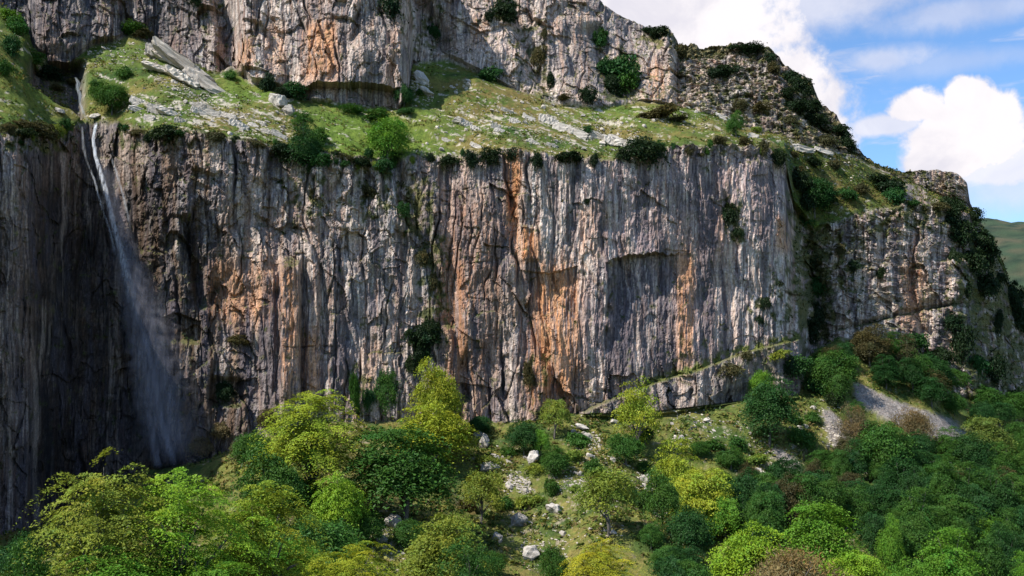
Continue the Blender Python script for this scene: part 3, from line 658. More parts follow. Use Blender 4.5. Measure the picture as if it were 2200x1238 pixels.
BEECH = dict(zr=2.3, zlo=.12, fill=.6, cr=.165, outw=.30, upw=1.0, flat=.09, droop=.38, jit=.22, limbs=22, asp=1.6, spray=1.3)
ROUND = dict(zr=2.0, zlo=.10, fill=.55, cr=.30, outw=.6, upw=.6, flat=.40, jit=.6, limbs=8)
LAYER = dict(zr=2.0, zlo=.08, fill=.55, cr=.25, spray=.7, outw=.4, upw=.9, flat=.22, droop=.4, jit=.4, limbs=9)
OPEN = dict(zr=2.2, zlo=.10, fill=.8, cr=.24, outw=.5, upw=.7, flat=.35, jit=.6, limbs=16)
TWIG = dict(zr=1.8, zlo=.08, fill=.9, cr=.34, outw=.9, upw=.3, flat=.6, jit=1.0, limbs=60, asp=3.2)
BUSH = dict(zr=1.2, zlo=-.05, fill=.6, cr=.40, outw=.6, upw=.5, flat=.5, jit=.7, limbs=4)
PR = {
    'beech': [crown_proto(100 + i, 235, 185, .0265, BEECH) for i in range(4)],
    'layer': [crown_proto(200 + i, 170, 120, .043, LAYER) for i in range(4)],
    'round': [crown_proto(300 + i, 140, 120, .046, ROUND) for i in range(4)],
    'open': [crown_proto(400 + i, 100, 80, .044, OPEN) for i in range(3)],
    'twig': [crown_proto(500 + i, 120, 90, .026, TWIG) for i in range(2)],
    'bush': [crown_proto(600 + i, 48, 60, .105, BUSH) for i in range(5)],
}
PAL = dict(yellow=(.265, .32, .030), lime=(.185, .31, .024), spring=(.105, .225, .022), green=(.050, .122, .020), deep=(.027, .080, .019), dark=(.017, .034, .012),
           olive=(.18, .235, .034), brown=(.165, .125, .055), rusty=(.075, .068, .026), gold=(.30, .32, .028), wood=(.036, .085, .022), woodlit=(.062, .135, .026))
_cnt = [0]
def vary(col, rng, k=.12):
    b = 1 + rng.uniform(-k, k); h = rng.uniform(-k, k) * .6
    return (col[0] * b * (1 + h), col[1] * b, col[2] * b * (1 - h), 1)
RNG = random.Random(5)
def tree(name, kind, base, w, h, colour, label, cat='tree', group=None, sink=.2):
    """w, h in metres"""
    lst = PR[kind]; cm, tm = lst[_cnt[0] % len(lst)]; _cnt[0] += 1
    root = bpy.data.objects.new(name, None); COL.objects.link(root)
    root.location = base - Vector((0, 0, sink)); root.rotation_euler = (RNG.uniform(-.06, .06), RNG.uniform(-.06, .06), RNG.uniform(0, 6.28))
    root.empty_display_size = .5
    root['label'] = label; root['category'] = cat
    if group: root['group'] = group
    e_ = RNG.uniform(.9, 1.1); sc = (w / 2 * e_, w / 2 / e_, h)
    cr = bpy.data.objects.new('crown', cm); tr = bpy.data.objects.new('trunk', tm)
    for o in (cr, tr): COL.objects.link(o); o.parent = root; o.scale = sc
    cr.color = vary(PAL[colour] if isinstance(colour, str) else colour, RNG, .09)
    return root
def shrub(base, w, h, colour, label, group=None, name='shrub', cat='shrub', tilt=None):
    cm, _ = PR['bush'][_cnt[0] % 5]; _cnt[0] += 1
    o = link(name, cm, None, base, label=label, category=cat, group=group)
    o.scale = (w / 2, w / 2, h); o.rotation_euler = (RNG.uniform(-.25, .25), RNG.uniform(-.25, .25), RNG.uniform(0, 6.28))
    o.color = vary(PAL[colour] if isinstance(colour, str) else colour, RNG, .15)
    return o

# (photo x, top y, foot y, width px, kind, colour, label)
T = [
 (215, 978, 1470, 300, 'beech', 'olive', 'large olive yellow beech leftmost in the foreground row with a feathery top'),
 (372, 1000, 1455, 265, 'beech', 'lime', 'layered green beech right below the foot of the waterfall'),
 (548, 1018, 1430, 235, 'beech', (.23,.29,.026), 'bright yellow green beech right of the layered beech below the waterfall'),
 (250, 1160, 1560, 290, 'beech', 'spring', 'fresh green tree at the bottom edge in front of the leftmost beech'),
 (455, 1185, 1540, 270, 'beech', 'spring', 'green tree at the bottom edge in front of the two beeches below the waterfall'),
 (745, 1163, 1420, 215, 'beech', 'yellow', 'rounded lime yellow tree at the bottom edge right of the foreground beeches'),
 (668, 826, 1105, 235, 'beech', 'yellow', 'tall golden green tree standing before the cliff right of the waterfall'),
 (590, 962, 1150, 150, 'round', 'green', 'mid green tree under the left side of the tall golden tree'),
 (735, 1010, 1180, 110, 'layer', 'lime', 'small bright lime tree at the foot of the tall golden tree'),
 (690, 1100, 1290, 190, 'round', 'green', 'soft green tree between the foreground beeches and the lime yellow tree'),
 (868, 915, 1125, 230, 'layer', 'green', 'broad dark green tree in the middle with a shaded base'),
 (948, 776, 945, 108, 'round', 'yellow', 'yellow green tree reaching highest against the middle of the cliff'),
 (935, 862, 1010, 165, 'layer', 'yellow', 'golden green tree just above the broad dark green tree'),
 (1035, 985, 1130, 120, 'open', 'olive', 'thin olive tree on the slope right of the broad dark tree'),
 (935, 1105, 1330, 190, 'layer', 'olive', 'olive green tree at the bottom below the broad dark tree'),
 (1010, 1150, 1340, 120, 'open', 'green', 'loose green tree at the bottom right of the olive green tree'),
 (1190, 838, 945, 78, 'open', 'olive', 'slim olive tree at the foot of the orange rock'),
 (1368, 805, 985, 118, 'open', 'yellow', 'pointed yellow green tree in front of the rock ledge'),
 (1345, 925, 1000, 80, 'round', 'green', 'green tree at the foot of the pointed yellow green tree'),
 (1310, 972, 1150, 165, 'open', 'olive', 'sparse olive tree in the middle of the stony slope'),
 (1296, 1158, 1360, 155, 'beech', 'gold', 'bright yellow tree at the bottom edge in the middle'),
 (1455, 960, 1110, 105, 'layer', 'yellow', 'yellow green tree on the left edge of the right hand wood'),
 (1505, 1002, 1160, 125, 'layer', 'yellow', 'golden green tree just below the first tree of the right hand wood'),
 (1425, 1010, 1140, 85, 'round', 'green', 'green tree left of the golden green tree by the stony gully'),
 (1652, 800, 960, 118, 'layer', 'deep', 'dark tree with a lighter top standing before the low rock band'),
 (1640, 790, 870, 60, 'round', 'spring', 'small light green tree growing above the dark tree at the low rock band'),
 (1790, 742, 850, 105, 'round', 'green', 'green tree filling the gully left of the right buttress'),
 (1868, 700, 790, 88, 'round', 'rusty', 'round brownish tree at the foot of the right buttress'),
 (1610, 1120, 1330, 175, 'layer', 'lime', 'yellow green tree behind the bare brown tree at the bottom'),
 (1690, 1150, 1395, 205, 'twig', (.21,.155,.065), 'bare brown tree just coming into bud at the bottom edge'),
 (1772, 1078, 1260, 160, 'layer', 'spring', 'green tree above and right of the bare brown tree'),
 (1838, 1168, 1350, 125, 'layer', 'lime', 'light green tree right of the bare brown tree at the bottom edge'),
 (1942, 1195, 1360, 110, 'layer', 'spring', 'fresh green tree at the bottom edge, second right of the bare brown tree'),
 (2040, 1150, 1320, 130, 'layer', 'spring', 'spreading green tree near the bottom right corner'),
 (2128, 893, 1010, 106, 'layer', (.13,.17,.03), 'rounded olive tree at the right end of the grey scree'),
 (1965, 868, 965, 100, 'twig', 'brown', 'bare brownish tree standing on the grey scree'),
 (1840, 870, 975, 70, 'twig', 'brown', 'small bare tree left of the grey scree'),
 (1905, 900, 1030, 130, 'round', 'green', 'dark green tree between the two scree strips'),
 (832, 240, 352, 88, 'round', 'spring', 'fresh green tree on the meadow close to the cliff edge'),
 (655, 272, 378, 84, 'round', 'deep', 'dark tree hanging on the cliff edge below the boulder'),
 (652, 226, 290, 62, 'open', 'green', 'light green tree just above the dark tree on the cliff edge'),
 (240, 172, 246, 82, 'round', 'green', 'green tree right of the stream above the waterfall lip'),
 (868, 175, 232, 44, 'round', 'deep', 'dark green tree at the right corner of the upper buttress'),
 (1582, 238, 296, 42, 'round', 'green', 'small green tree alone at the foot of the rocky peak'),
 (1750, 370, 462, 100, 'round', 'deep', 'broad dark tree above the gully left of the right buttress'),
 (1125, 898, 978, 76, 'round', 'deep', 'dark round tree at the cliff foot left of the upright stone'),
 (1162, 915, 985, 46, 'round', 'spring', 'small fresh green tree touching the dark round tree'),
 (1196, 955, 1028, 70, 'round', 'green', 'green bushy tree right of the upright stone'),
 (1032, 888, 935, 52, 'round', 'deep', 'small dark green tree against the foot of the rust streaked wall'),
 (1480, 1085, 1200, 110, 'round', 'deep', 'dark green tree below the golden green tree of the wood'),
 (1190, 1165, 1270, 66, 'round', 'green', 'small green tree right of the pale rocks at the bottom'),
 (60, 1180, 1500, 150, 'round', 'green', 'dark green tree in the bottom left corner'),
 (830, 780, 905, 60, 'round', 'green', 'thin green growth at the cliff foot left of the highest yellow tree'),
]
for x, yt, yb, wpx, kind, colr, lab in T:
    b, i, ci = hit(x, yb, 20)
    s = scale_at(b)
    # a foot hidden below the frame: the height is measured from the ground it stands on
    _, pyb = proj(b.x, b.y, b.z)
    tree('beech_tree' if kind == 'beech' else 'bare_tree' if kind == 'twig' else 'tree', kind, b, wpx * s * 1.03, (pyb - yt) * s * 1.02, colr, lab)

# the wood on the right: every crown its own tree
wood = []
rw = random.Random(21)
def in_poly(x, y, pts):
    o = False; j = len(pts) - 1
    for i in range(len(pts)):
        xi, yi = pts[i]; xj, yj = pts[j]
        if (yi > y) != (yj > y) and x < (xj - xi) * (y - yi) / (yj - yi) + xi: o = not o
        j = i
    return o
WOODS = [[(1470, 1090), (1580, 1030), (1700, 1065), (1760, 1010), (1880, 1020), (1900, 960), (2010, 980), (2090, 1000), (2260, 960), (2260, 1420), (1400, 1420), (1475, 1230)],
         [(1735, 800), (1830, 790), (1790, 860), (1850, 900), (1850, 950), (1760, 880)], [(1900, 780), (2070, 850), (2160, 900), (2230, 950), (2080, 930), (1990, 880), (1880, 830)]]
yy = 790
while yy < 1420:
    xx = 1380 + rw.uniform(0, 40)
    while xx < 2260:
        x, y = xx + rw.uniform(-16, 16), yy + rw.uniform(-14, 14)
        if any(in_poly(x, y, p) for p in WOODS) and not (1610 < x < 1760 and y > 1330):
            wood.append((x, y))
        xx += rw.uniform(38, 58)
    yy += 33
wood.sort(key=lambda p: p[1])
WG = 'trees of the dense wood on the right hand slope'
wl = {'deep': 'dark green tree in the dense wood on the right hand slope', 'green': 'mid green tree in the dense wood on the right hand slope',
      'spring': 'light green tree in the dense wood on the right hand slope', 'rusty': 'brownish tree in the dense wood on the right hand slope', 'dark': 'blackish green tree in the dense wood on the right hand slope'}
for x, y in wood:
    b, i, ci = hit(x, y, 20); s = scale_at(b)
    k = rw.choice(['deep', 'deep', 'green', 'green', 'deep', 'green', 'deep', 'green', 'deep', 'rusty'] if y < 1150 else ['green', 'green', 'deep', 'green', 'deep', 'spring'])  # darker greens put the wood's cloud shade into the leaf colour
    if any(abs(x - t[0]) < .62 * t[3] and t[1] + 70 < y and t[1] > 1050 and t[0] > 1500 for t in T): continue
    w = rw.uniform(52, 98) * (1.1 if y > 1100 else .8); h = rw.uniform(70, 112) * (1.2 if y > 1100 else .75)
    if 1380 < x < 1560 and y < 1160: w *= .7; h *= .7
    place = ('in the gully above the grey scree' if x < 1860 and y < 900 else 'on the bank above the grey scree' if y < 950 and x > 1880 else 'on the left margin of the wood' if x < 1560 else
             'between the two scree strips' if y < 1010 else 'along the bottom edge of the wood' if y > 1250 else 'near the right edge of the wood' if x > 2020 else 'below the grey scree' if x > 1850 else 'in the middle of the wood' if y > 1120 else 'below the narrow scree strip')
    tone = {'deep': 'dark green', 'green': 'mid green', 'spring': 'light green', 'rusty': 'brownish'}[k]
    tree('tree', rw.choice(['layer', 'layer', 'round']), b, w * s, h * s * rw.uniform(.85, 1.25), k, tone + ' tree ' + place + ' on the right hand slope', 'tree', 'wood: trees ' + place)

# filling growth along the cliff foot and among the foreground
FG = [(540, 1010, 90, 90, 'green'), (640, 1130, 110, 110, 'green'), (790, 1180, 90, 90, 'green'), (880, 1190, 80, 80, 'green'), (580, 930, 60, 60, 'rusty'),
      (1060, 1240, 70, 60, 'green'), (1400, 1180, 60, 60, 'green'), (1440, 1250, 80, 80, 'green'),
      (560, 1230, 120, 130, 'spring'), (620, 1290, 130, 140, 'spring'), (30, 1260, 110, 110, 'deep'), (20, 1330, 110, 110, 'green'), (790, 900, 40, 70, 'green'), (1500, 985, 50, 40, 'green'), (1570, 1010, 60, 50, 'green'), (1385, 955, 45, 45, 'deep')]
fill = []
for x, yb, w, h, k in FG:
    b, i, ci = hit(x, yb, 20); s = scale_at(b)
    fill.append((x, k, tree('small_tree', 'round', b, w * s, h * s, k, '', 'tree', 'small trees scattered over the lower slope')))

def rank_words(n):
    w = ['leftmost', 'second', 'third', 'fourth', 'fifth', 'sixth', 'seventh', 'eighth', 'ninth', 'tenth', 'eleventh', 'twelfth', 'thirteenth', 'fourteenth', 'fifteenth',
         'sixteenth', 'seventeenth', 'eighteenth', 'nineteenth', 'twentieth', 'twenty first', 'twenty second', 'twenty third', 'twenty fourth', 'twenty fifth', 'twenty sixth', 'twenty seventh', 'twenty eighth', 'twenty ninth', 'thirtieth',
         'thirty first', 'thirty second', 'thirty third', 'thirty fourth', 'thirty fifth', 'thirty sixth']
    return w[n]
def rank(items, what):
    """items: (photo x, object); one label each, counted from the left of a row that the photo shows"""
    items = sorted(items, key=lambda q: q[0])
    for k, (x, o) in enumerate(items):
        o['label'] = (('leftmost of the ' if k == 0 else rank_words(k) + ' from the left of the ') + what) if k < len(items) - 1 else 'rightmost of the ' + what
rank([(x, o) for x, k, o in fill], 'small trees scattered over the lower slope')

# ------------------------------------------------------------------ shrubs on the rock
def shrub_row(spec, what, group, out=.6):
    its = []
    for x, y, w, h, k in spec:
        w *= RNG.uniform(.55, 1.3); h *= RNG.uniform(.55, 1.15); x += RNG.uniform(-9, 9)
        b, i, ci = hit(x, y + h * .35, 120); s = scale_at(b)
        nn = Vector((-b.x, -b.y, 0)).normalized()
        o = shrub(b + nn * (w * s * .12) * out, w * s * 1.15, h * s * 1.1, k, '', group)
        its.append((x, o))
    rank(its, what)
RIMS = [(12,278,50,34,'rusty'),(50,290,44,34,'dark'),(95,285,48,34,'rusty'),(130,285,40,30,'olive'),(262,280,34,28,'deep'),(300,290,44,24,'rusty'),(352,292,56,30,'dark'),(395,290,34,20,'deep'),(470,298,36,26,'rusty'),(510,304,30,22,'dark'),
        (555,312,34,24,'rusty'),(600,325,40,34,'dark'),(630,345,44,50,'dark'),(690,350,44,40,'deep'),(735,345,36,24,'rusty'),(775,352,42,26,'dark'),(835,362,50,44,'deep'),(968,352,34,44,'dark'),(1010,348,36,34,'dark'),
        (1062,342,36,40,'dark'),(1104,334,28,34,'dark'),(1158,350,24,44,'dark'),(1232,342,46,40,'dark'),(1272,348,26,36,'dark'),(1345,340,50,38,'dark'),(1380,330,60,44,'dark'),(1420,322,44,36,'deep'),(1545,306,34,20,'rusty'),(1600,308,30,18,'rusty'),
        (1650,325,26,30,'rusty'),(1678,345,26,34,'dark')]
shrub_row(RIMS, 'shrubs growing along the edge above the long wall', 'shrubs along the lower cliff edge')
ru = random.Random(91); RIM2 = []
for q in range(46):
    x = ru.choice([ru.uniform(0, 170), ru.uniform(250, 1450), ru.uniform(250, 1450), ru.uniform(640, 900), ru.uniform(1480, 1700)])
    y = float(np.interp(x, [p[0] for p in RIM], [p[1] for p in RIM])) + ru.uniform(-6, 22)
    RIM2.append((x, y, ru.uniform(10, 26), ru.uniform(8, 24), ru.choice(['rusty', 'dark', 'deep', 'olive', 'green'])))
for x, y, w, h, k in RIM2:
    b, i, ci = hit(x, y, 120); s_ = scale_at(b)
    shrub(b, w * s_, h * s_, k, {'rusty': 'brownish', 'dark': 'blackish', 'deep': 'dark green', 'olive': 'olive', 'green': 'green'}[k] + ' tiny bush clinging to the edge above the long wall', 'tiny bushes along the lower cliff edge')
UPS = [(585,180,34,44,'dark'),(635,200,36,36,'deep'),(612,205,28,26,'dark'),(840,20,30,60,'dark'),(938,75,42,52,'deep'),(1078,22,56,44,'dark'),(1062,40,30,24,'dark'),(1100,40,26,30,'dark'),(1055,165,36,28,'deep'),(1145,125,24,70,'rusty'),(1165,75,22,34,'rusty'),
       (1180,180,24,50,'dark'),(1295,95,26,40,'deep'),(1300,150,44,44,'deep'),(1335,160,58,58,'deep'),(1352,185,48,44,'green'),(1318,190,44,40,'dark'),(1262,212,30,30,'dark'),(1210,212,44,22,'rusty'),(1392,70,40,20,'dark'),(1425,72,40,26,'dark'),
       (415,8,34,26,'dark'),(300,78,40,22,'rusty'),(1450,112,24,34,'rusty'),(1430,245,60,26,'rusty')]
shrub_row(UPS, 'shrubs rooted in the upper crags', 'shrubs on the upper crags')
PKS_ALL = [(1505,130,44,24,'dark'),(1590,105,50,20,'dark'),(1620,112,44,24,'dark'),(1650,128,38,30,'dark'),(1570,155,52,30,'dark'),(1540,160,30,24,'dark'),(1605,185,44,44,'deep'),(1660,150,34,30,'rusty'),(1690,170,30,30,'dark'),(1712,185,34,34,'dark'),(1690,205,44,36,'dark'),
       (1735,200,30,32,'dark'),(1755,235,34,34,'dark'),(1720,235,44,30,'dark'),(1770,262,36,30,'dark'),(1745,262,40,26,'dark'),(1795,280,34,34,'dark'),(1815,300,30,34,'dark'),(1832,318,24,26,'dark'),(1600,232,40,30,'rusty'),(1640,235,30,24,'rusty'),(1782,305,30,24,'rusty'),(1700,262,30,22,'rusty'),(1620,280,24,14,'olive')]
PKS = [q for k_, q in enumerate(PKS_ALL) if q[0] > 1640 or k_ % 3]
shrub_row(PKS, 'dark shrubs scattered over the rocky peak', 'shrubs on the rocky peak')
WAL = [(905,735,56,60,'dark'),(925,712,34,40,'dark'),(880,790,44,50,'dark'),(915,770,34,34,'deep'),(892,760,40,40,'dark'),(1575,470,34,60,'dark'),(1585,505,30,34,'dark'),(1645,655,22,40,'dark'),(1635,690,20,30,'dark'),(785,418,44,30,'rusty'),(870,455,28,50,'deep'),
       (905,560,24,50,'rusty'),(925,610,22,50,'rusty'),(510,735,40,30,'rusty'),(1140,812,30,50,'rusty'),(1600,770,44,30,'rusty'),(1560,800,44,36,'rusty'),(1680,765,44,30,'olive'),(1690,790,30,40,'dark'),(760,850,30,60,'green'),(790,860,26,50,'deep'),(1260,435,14,16,'dark'),(480,845,44,40,'dark')]
shrub_row(WAL, 'shrubs rooted on the face of the long wall', 'shrubs on the long wall')
BUT = [(1715,400,44,60,'dark'),(1725,440,40,50,'dark'),(1730,480,36,40,'deep'),(1780,430,50,44,'dark'),(1815,420,50,40,'deep'),(1850,410,44,30,'rusty'),(1885,395,56,34,'dark'),(1910,410,50,40,'dark'),(1930,425,44,30,'deep'),(1965,440,50,24,'deep'),(2010,445,44,24,'rusty'),
       (2050,450,44,36,'dark'),(2085,470,44,44,'dark'),(2068,505,50,50,'dark'),(2105,520,44,50,'dark'),(2040,490,40,40,'dark'),(2130,560,44,56,'dark'),(2090,570,50,56,'dark'),(2060,560,36,50,'dark'),(2150,600,36,50,'dark'),(2110,620,50,50,'dark'),(2070,630,44,50,'dark'),(2165,650,40,50,'dark'),
       (1745,560,36,60,'dark'),(1755,620,36,60,'deep'),(1765,680,40,60,'dark'),(1745,720,50,50,'dark'),(1800,540,44,30,'rusty'),(1825,575,44,36,'dark'),(1895,590,22,36,'dark')]
shrub_row(BUT, 'shrubs crowding the right buttress and its gully', 'shrubs on the right buttress')
BU2 = [(2040,700,50,60,'dark'),(2070,750,50,60,'dark'),(2100,790,44,60,'deep'),(2030,770,50,44,'dark'),(1960,740,60,34,'deep'),(1920,750,54,36,'green'),(2140,800,40,60,'dark'),(2150,870,50,60,'dark'),(2190,870,50,60,'dark'),(2190,690,40,80,'dark'),(2190,640,40,50,'dark'),(2140,700,24,50,'dark'),
       (1720,790,60,60,'deep'),(1750,830,60,60,'deep'),(1790,860,50,44,'dark'),(1840,740,44,44,'dark'),(2000,800,60,44,'deep'),(2195,930,44,60,'dark'),(2120,850,50,40,'deep'),(2170,960,60,50,'dark')]
shrub_row(BU2, 'shrubs about the foot of the right buttress', 'shrubs under the right buttress')
MEA = [(160,180,40,26,'rusty'),(115,165,50,30,'dark'),(205,195,44,40,'green'),(130,190,30,24,'rusty'),(40,60,60,50,'green'),(15,40,50,50,'spring'),(30,110,60,44,'deep'),(80,130,44,34,'green'),(10,150,44,36,'green'),(60,270,50,26,'rusty'),(265,160,30,24,'green'),(285,70,44,24,'green'),
       (800,255,56,34,'green'),(760,240,40,20,'green'),(870,240,56,22,'deep'),(895,205,22,22,'green'),(690,300,34,34,'green'),(1255,285,26,20,'deep'),(1460,258,44,16,'rusty'),(1390,250,24,14,'rusty'),(500,165,34,20,'green'),(1700,335,30,20,'rusty'),(1740,350,36,22,'dark'),(1790,355,30,20,'rusty'),(1720,370,36,24,'rusty')]
shrub_row(MEA, 'bushes scattered over the grass shelf', 'bushes on the grass shelf', 0)
LOW = [(1390,1010,36,30,'green'),(1060,1000,40,30,'olive'),(1090,975,30,24,'green'),(1150,1010,30,24,'olive'),(1250,950,44,34,'green'),(1270,1010,44,34,'green'),(1230,985,30,26,'olive'),(1330,1150,44,40,'olive'),(1370,1170,44,34,'deep'),(1130,1180,34,30,'olive'),(1000,1120,44,34,'rusty'),
       (1075,1130,44,30,'olive'),(1240,1100,34,24,'olive'),(1160,1100,30,20,'olive'),(1350,1050,30,26,'green'),(1530,960,40,28,'green'),(1590,960,44,30,'green'),(1570,990,40,30,'deep'),(1620,990,36,26,'olive'),(1480,1040,44,36,'green'),(1740,900,40,28,'green'),(1730,950,50,40,'green'),(1700,905,36,26,'green'),
       (1550,1080,50,40,'deep'),(1590,1060,44,36,'green'),(1655,1080,50,44,'deep'),(870,1170,44,30,'rusty'),(1200,1210,30,40,'green'),(1080,1190,40,30,'green'),(480,930,60,50,'brown'),(430,960,50,50,'brown'),(510,980,50,44,'rusty'),(1830,915,40,30,'rusty')]
shrub_row(LOW, 'bushes dotted about the lower slope', 'bushes on the lower slope', 0)

# ------------------------------------------------------------------ stones
import bmesh
def rock_mesh(seed, n=16, detail=0):
    rng = np.random.RandomState(seed); bm = bmesh.new()
    pts = rng.normal(size=(n, 3)); pts /= np.linalg.norm(pts, axis=1, keepdims=True); pts *= rng.uniform(.75, 1.1, (n, 1)); pts = np.clip(pts, -.8, .8)
    for p in pts: bm.verts.new(p)
    r = bmesh.ops.convex_hull(bm, input=bm.verts)
    bmesh.ops.delete(bm, geom=[v for v in bm.verts if not v.link_faces], context='VERTS')
    if detail:
        bmesh.ops.subdivide_edges(bm, edges=bm.edges[:], cuts=detail, use_grid_fill=True)
        bmesh.ops.triangulate(bm, faces=bm.faces[:])
        for v in bm.verts:
            p = v.co; a = fbm(np.array([p.x * 1.7 + p.z * .6]), np.array([p.y * 1.7 + p.z * 1.3]), 3, seed)[0]
            l = perlin(np.array([p.z * 5.0 + seed]), np.array([p.x * .6 + p.y * .5]), 5)[0]
            v.co = p * (1 + a * .13 + round(l * 2) / 2 * .10)
    me = bpy.data.meshes.new('rock'); bm.to_mesh(me); bm.free(); me.materials.append(M_STONE)
    return me
def slab_mesh(seed):
    rng = np.random.RandomState(seed); bm = bmesh.new(); n = 9
    for x in np.linspace(-1, 1, n):
        for y in (-1, 1):
            for z in (-1, 1): bm.verts.new((x * rng.uniform(.9, 1.0), y * rng.uniform(.6, 1.0) * (1 - .15 * abs(x)), z * rng.uniform(.55, 1.0) * (1 - .2 * abs(x) ** 2)))
    bmesh.ops.convex_hull(bm, input=bm.verts); bmesh.ops.delete(bm, geom=[v for v in bm.verts if not v.link_faces], context='VERTS')
    bmesh.ops.subdivide_edges(bm, edges=bm.edges[:], cuts=3, use_grid_fill=True); bmesh.ops.triangulate(bm, faces=bm.faces[:])
    for v in bm.verts:
        p = v.co.copy(); q = perlin(np.array([p.x * 3 + seed]), np.array([p.y * 2 + p.z * 2.0]), 7)[0]; q2 = perlin(np.array([p.x * 8 + seed]), np.array([p.z * 6 + p.y * 3]), 8)[0]
        v.co.z = p.z * (1 + q * .45) + round(q2 * 2.2) / 2.2 * .14; v.co.y = p.y * (1 + q2 * .28); v.co.x = p.x * (1 + q2 * .10)
    me = bpy.data.meshes.new('slab'); bm.to_mesh(me); bm.free(); me.materials.append(M_STONE); return me
SLABS = [slab_mesh(80 + i) for i in range(6)]
ROCKS = [rock_mesh(i, 14 + i % 4 * 2) for i in range(8)]; BIGR = [rock_mesh(40 + i, 22, 3) for i in range(5)]
def stone(x, y, w, h, dep=1.0, tilt=0, big=False, tone=1.0, name='boulder', label='', cat='boulder', group=None, sink=.25, warm=0, r0=60):
    """w, h in photo pixels; tilt in degrees, downhill to the right positive"""
    b, i, ci = hit(x, y + h * .3, r0); s = scale_at(b)
    lst = SLABS if big == 2 else BIGR if big else ROCKS; me = lst[_cnt[0] % len(lst)]; _cnt[0] += 1
    o = link(name, me, None, b + Vector((0, 0, h * s * (.3 - sink * .3))), label=label, category=cat, group=group)
    o.scale = (w * s * .62, max(w, h) * s * .5 * dep, h * s * .66)
    o.rotation_euler = (RNG.uniform(-.3, .3), R_(tilt), RNG.uniform(-.35, .35))
    t = tone * RNG.uniform(.85, 1.1); o.color = (t * (1 + warm), t, t * (1 - warm), 1)
    return o
NB = [
 (598, 215, 44, 30, 1.0, 42, 'rounded pale boulder standing at the left foot of the upper buttress'),
 (622, 238, 30, 26, 1.0, 60, 'grey lower half of the pale boulder pair below the upper buttress'),
 (905, 168, 52, 20, .9, 44, 'long white slab at the foot of the gully right of the upper buttress'),
 (915, 202, 34, 18, 1.0, 30, 'white block below the long white slab by the upper buttress'),
 (985, 258, 36, 18, 1.0, 10, 'pale block in the middle of the stony meadow'),
 (1190, 1093, 40, 20, .9, 24, 'smooth pale boulder lying on the lower slope'),
 (1118, 1118, 36, 34, 1.0, 20, 'tall grey boulder with a dark side left of the smooth pale boulder'),
 (1066, 1156, 28, 22, 1.0, 25, 'grey boulder below and left of the two pale ones on the lower slope'),
 (1146, 986, 22, 38, .9, 4, 'upright pointed stone beside the green bushes at the cliff foot'),
 (1028, 930, 26, 20, 1.0, 30, 'pale block on the crest right of the golden green tree'),
 (1042, 950, 24, 36, 1.0, -10, 'grey standing block under the pale block on the crest'),
 (1055, 1005, 44, 24, 1.0, 20, 'grey rounded rock on the slope below the crest blocks'),
 (1262, 940, 22, 18, 1.0, 0, 'dark grey stone at the foot of the wall behind the stone run'),
 (1140, 1192, 34, 42, 1.0, 10, 'broken pale outcrop at the bottom of the lower slope'),
 (1520, 903, 22, 9, 1.0, 18, 'white stone lying on the grass under the low rock band'),
 (1748, 876, 14, 9, 1.0, 10, 'small white stone on the grass at the end of the low rock band'),
 (1645, 1022, 28, 16, 1.0, 24, 'pale stones cropping out left of the small scree'),
 (2152, 1182, 34, 52, 1.0, 10, 'white rock showing in the wood near the right edge'),
 (2035, 1005, 22, 30, 1.0, 30, 'white rock in the wood below the grey scree'),
 (48, 1190, 44, 16, 1.0, 5, 'pale rock at the bottom left between trees and dark wall'),
 (1385, 1030, 26, 22, 1.0, 20, 'cluster of white blocks at the top of the stony gully'),
 (1395, 1055, 22, 18, 1.0, 20, 'white block just below the cluster in the stony gully'),
 (1452, 1134, 22, 14, 1.0, 20, 'white stone at the lower end of the stony gully'),
 (1250, 920, 30, 14, 1.0, 20, 'pale slab at the foot of the wall above the stone run'),
 (1320, 905, 24, 10, 1.0, 10, 'thin pale ledge stone left of the pointed yellow green tree'),
 (843, 1120, 40, 34, 1.0, 20, 'brown grey rock in the gap below the broad dark tree'),
 (820, 1160, 30, 26, 1.0, 20, 'brown grey rock lower in the gap below the broad dark tree'),
 (128, 240, 26, 10, 1.0, 14, 'white block at the left lip of the waterfall'),
 (207, 252, 22, 14, 1.0, 0, 'pale block at the right lip of the waterfall'),
 (785, 160, 1, 1, 1, 0, ''),
]
for x, y, w, h, d, t, lab in NB:
    if lab: stone(x, y, w, h, d, t, big=True, tone=.58 if 'grey' in lab else .82, label=lab, warm=.02, cat='boulder', r0=60)
oc = bpy.data.objects.new('rock_outcrop', None); COL.objects.link(oc); ob, _, _ = hit(400, 190, 60); oc.location = ob
oc['label'] = 'large slanting grey slab outcrop with a dark hollow under it, above the waterfall stream'; oc['category'] = 'rock outcrop'
bpy.context.view_layer.update()
for x, y, w, h, d, t, tn_ in [(402, 144, 138, 20, 1.1, 36, .70), (343, 118, 52, 24, 1.0, 24, .85), (345, 150, 62, 11, .7, 20, 1.1), (392, 168, 66, 15, .5, 30, 1.15), (440, 182, 84, 22, .7, 34, .8), (360, 128, 60, 14, .6, 32, .9)]:
    o = stone(x, y, w, h, d * .45, t, big=2, tone=tn_ * .9, warm=.05); o.name = 'slab'; lean = 3.0 if w > 100 else 1.2
    o.scale.y = 26 * scale_at(ob) * (1 if w > 100 else .6); o.rotation_euler.x = -.12; o.rotation_euler.z = .1; o.scale.z *= .85
    o.location += Vector((0, -lean * .5, 0)) - ob; o.parent = oc
    for key in ('label', 'category', 'group'):
        if key in o: del o[key]
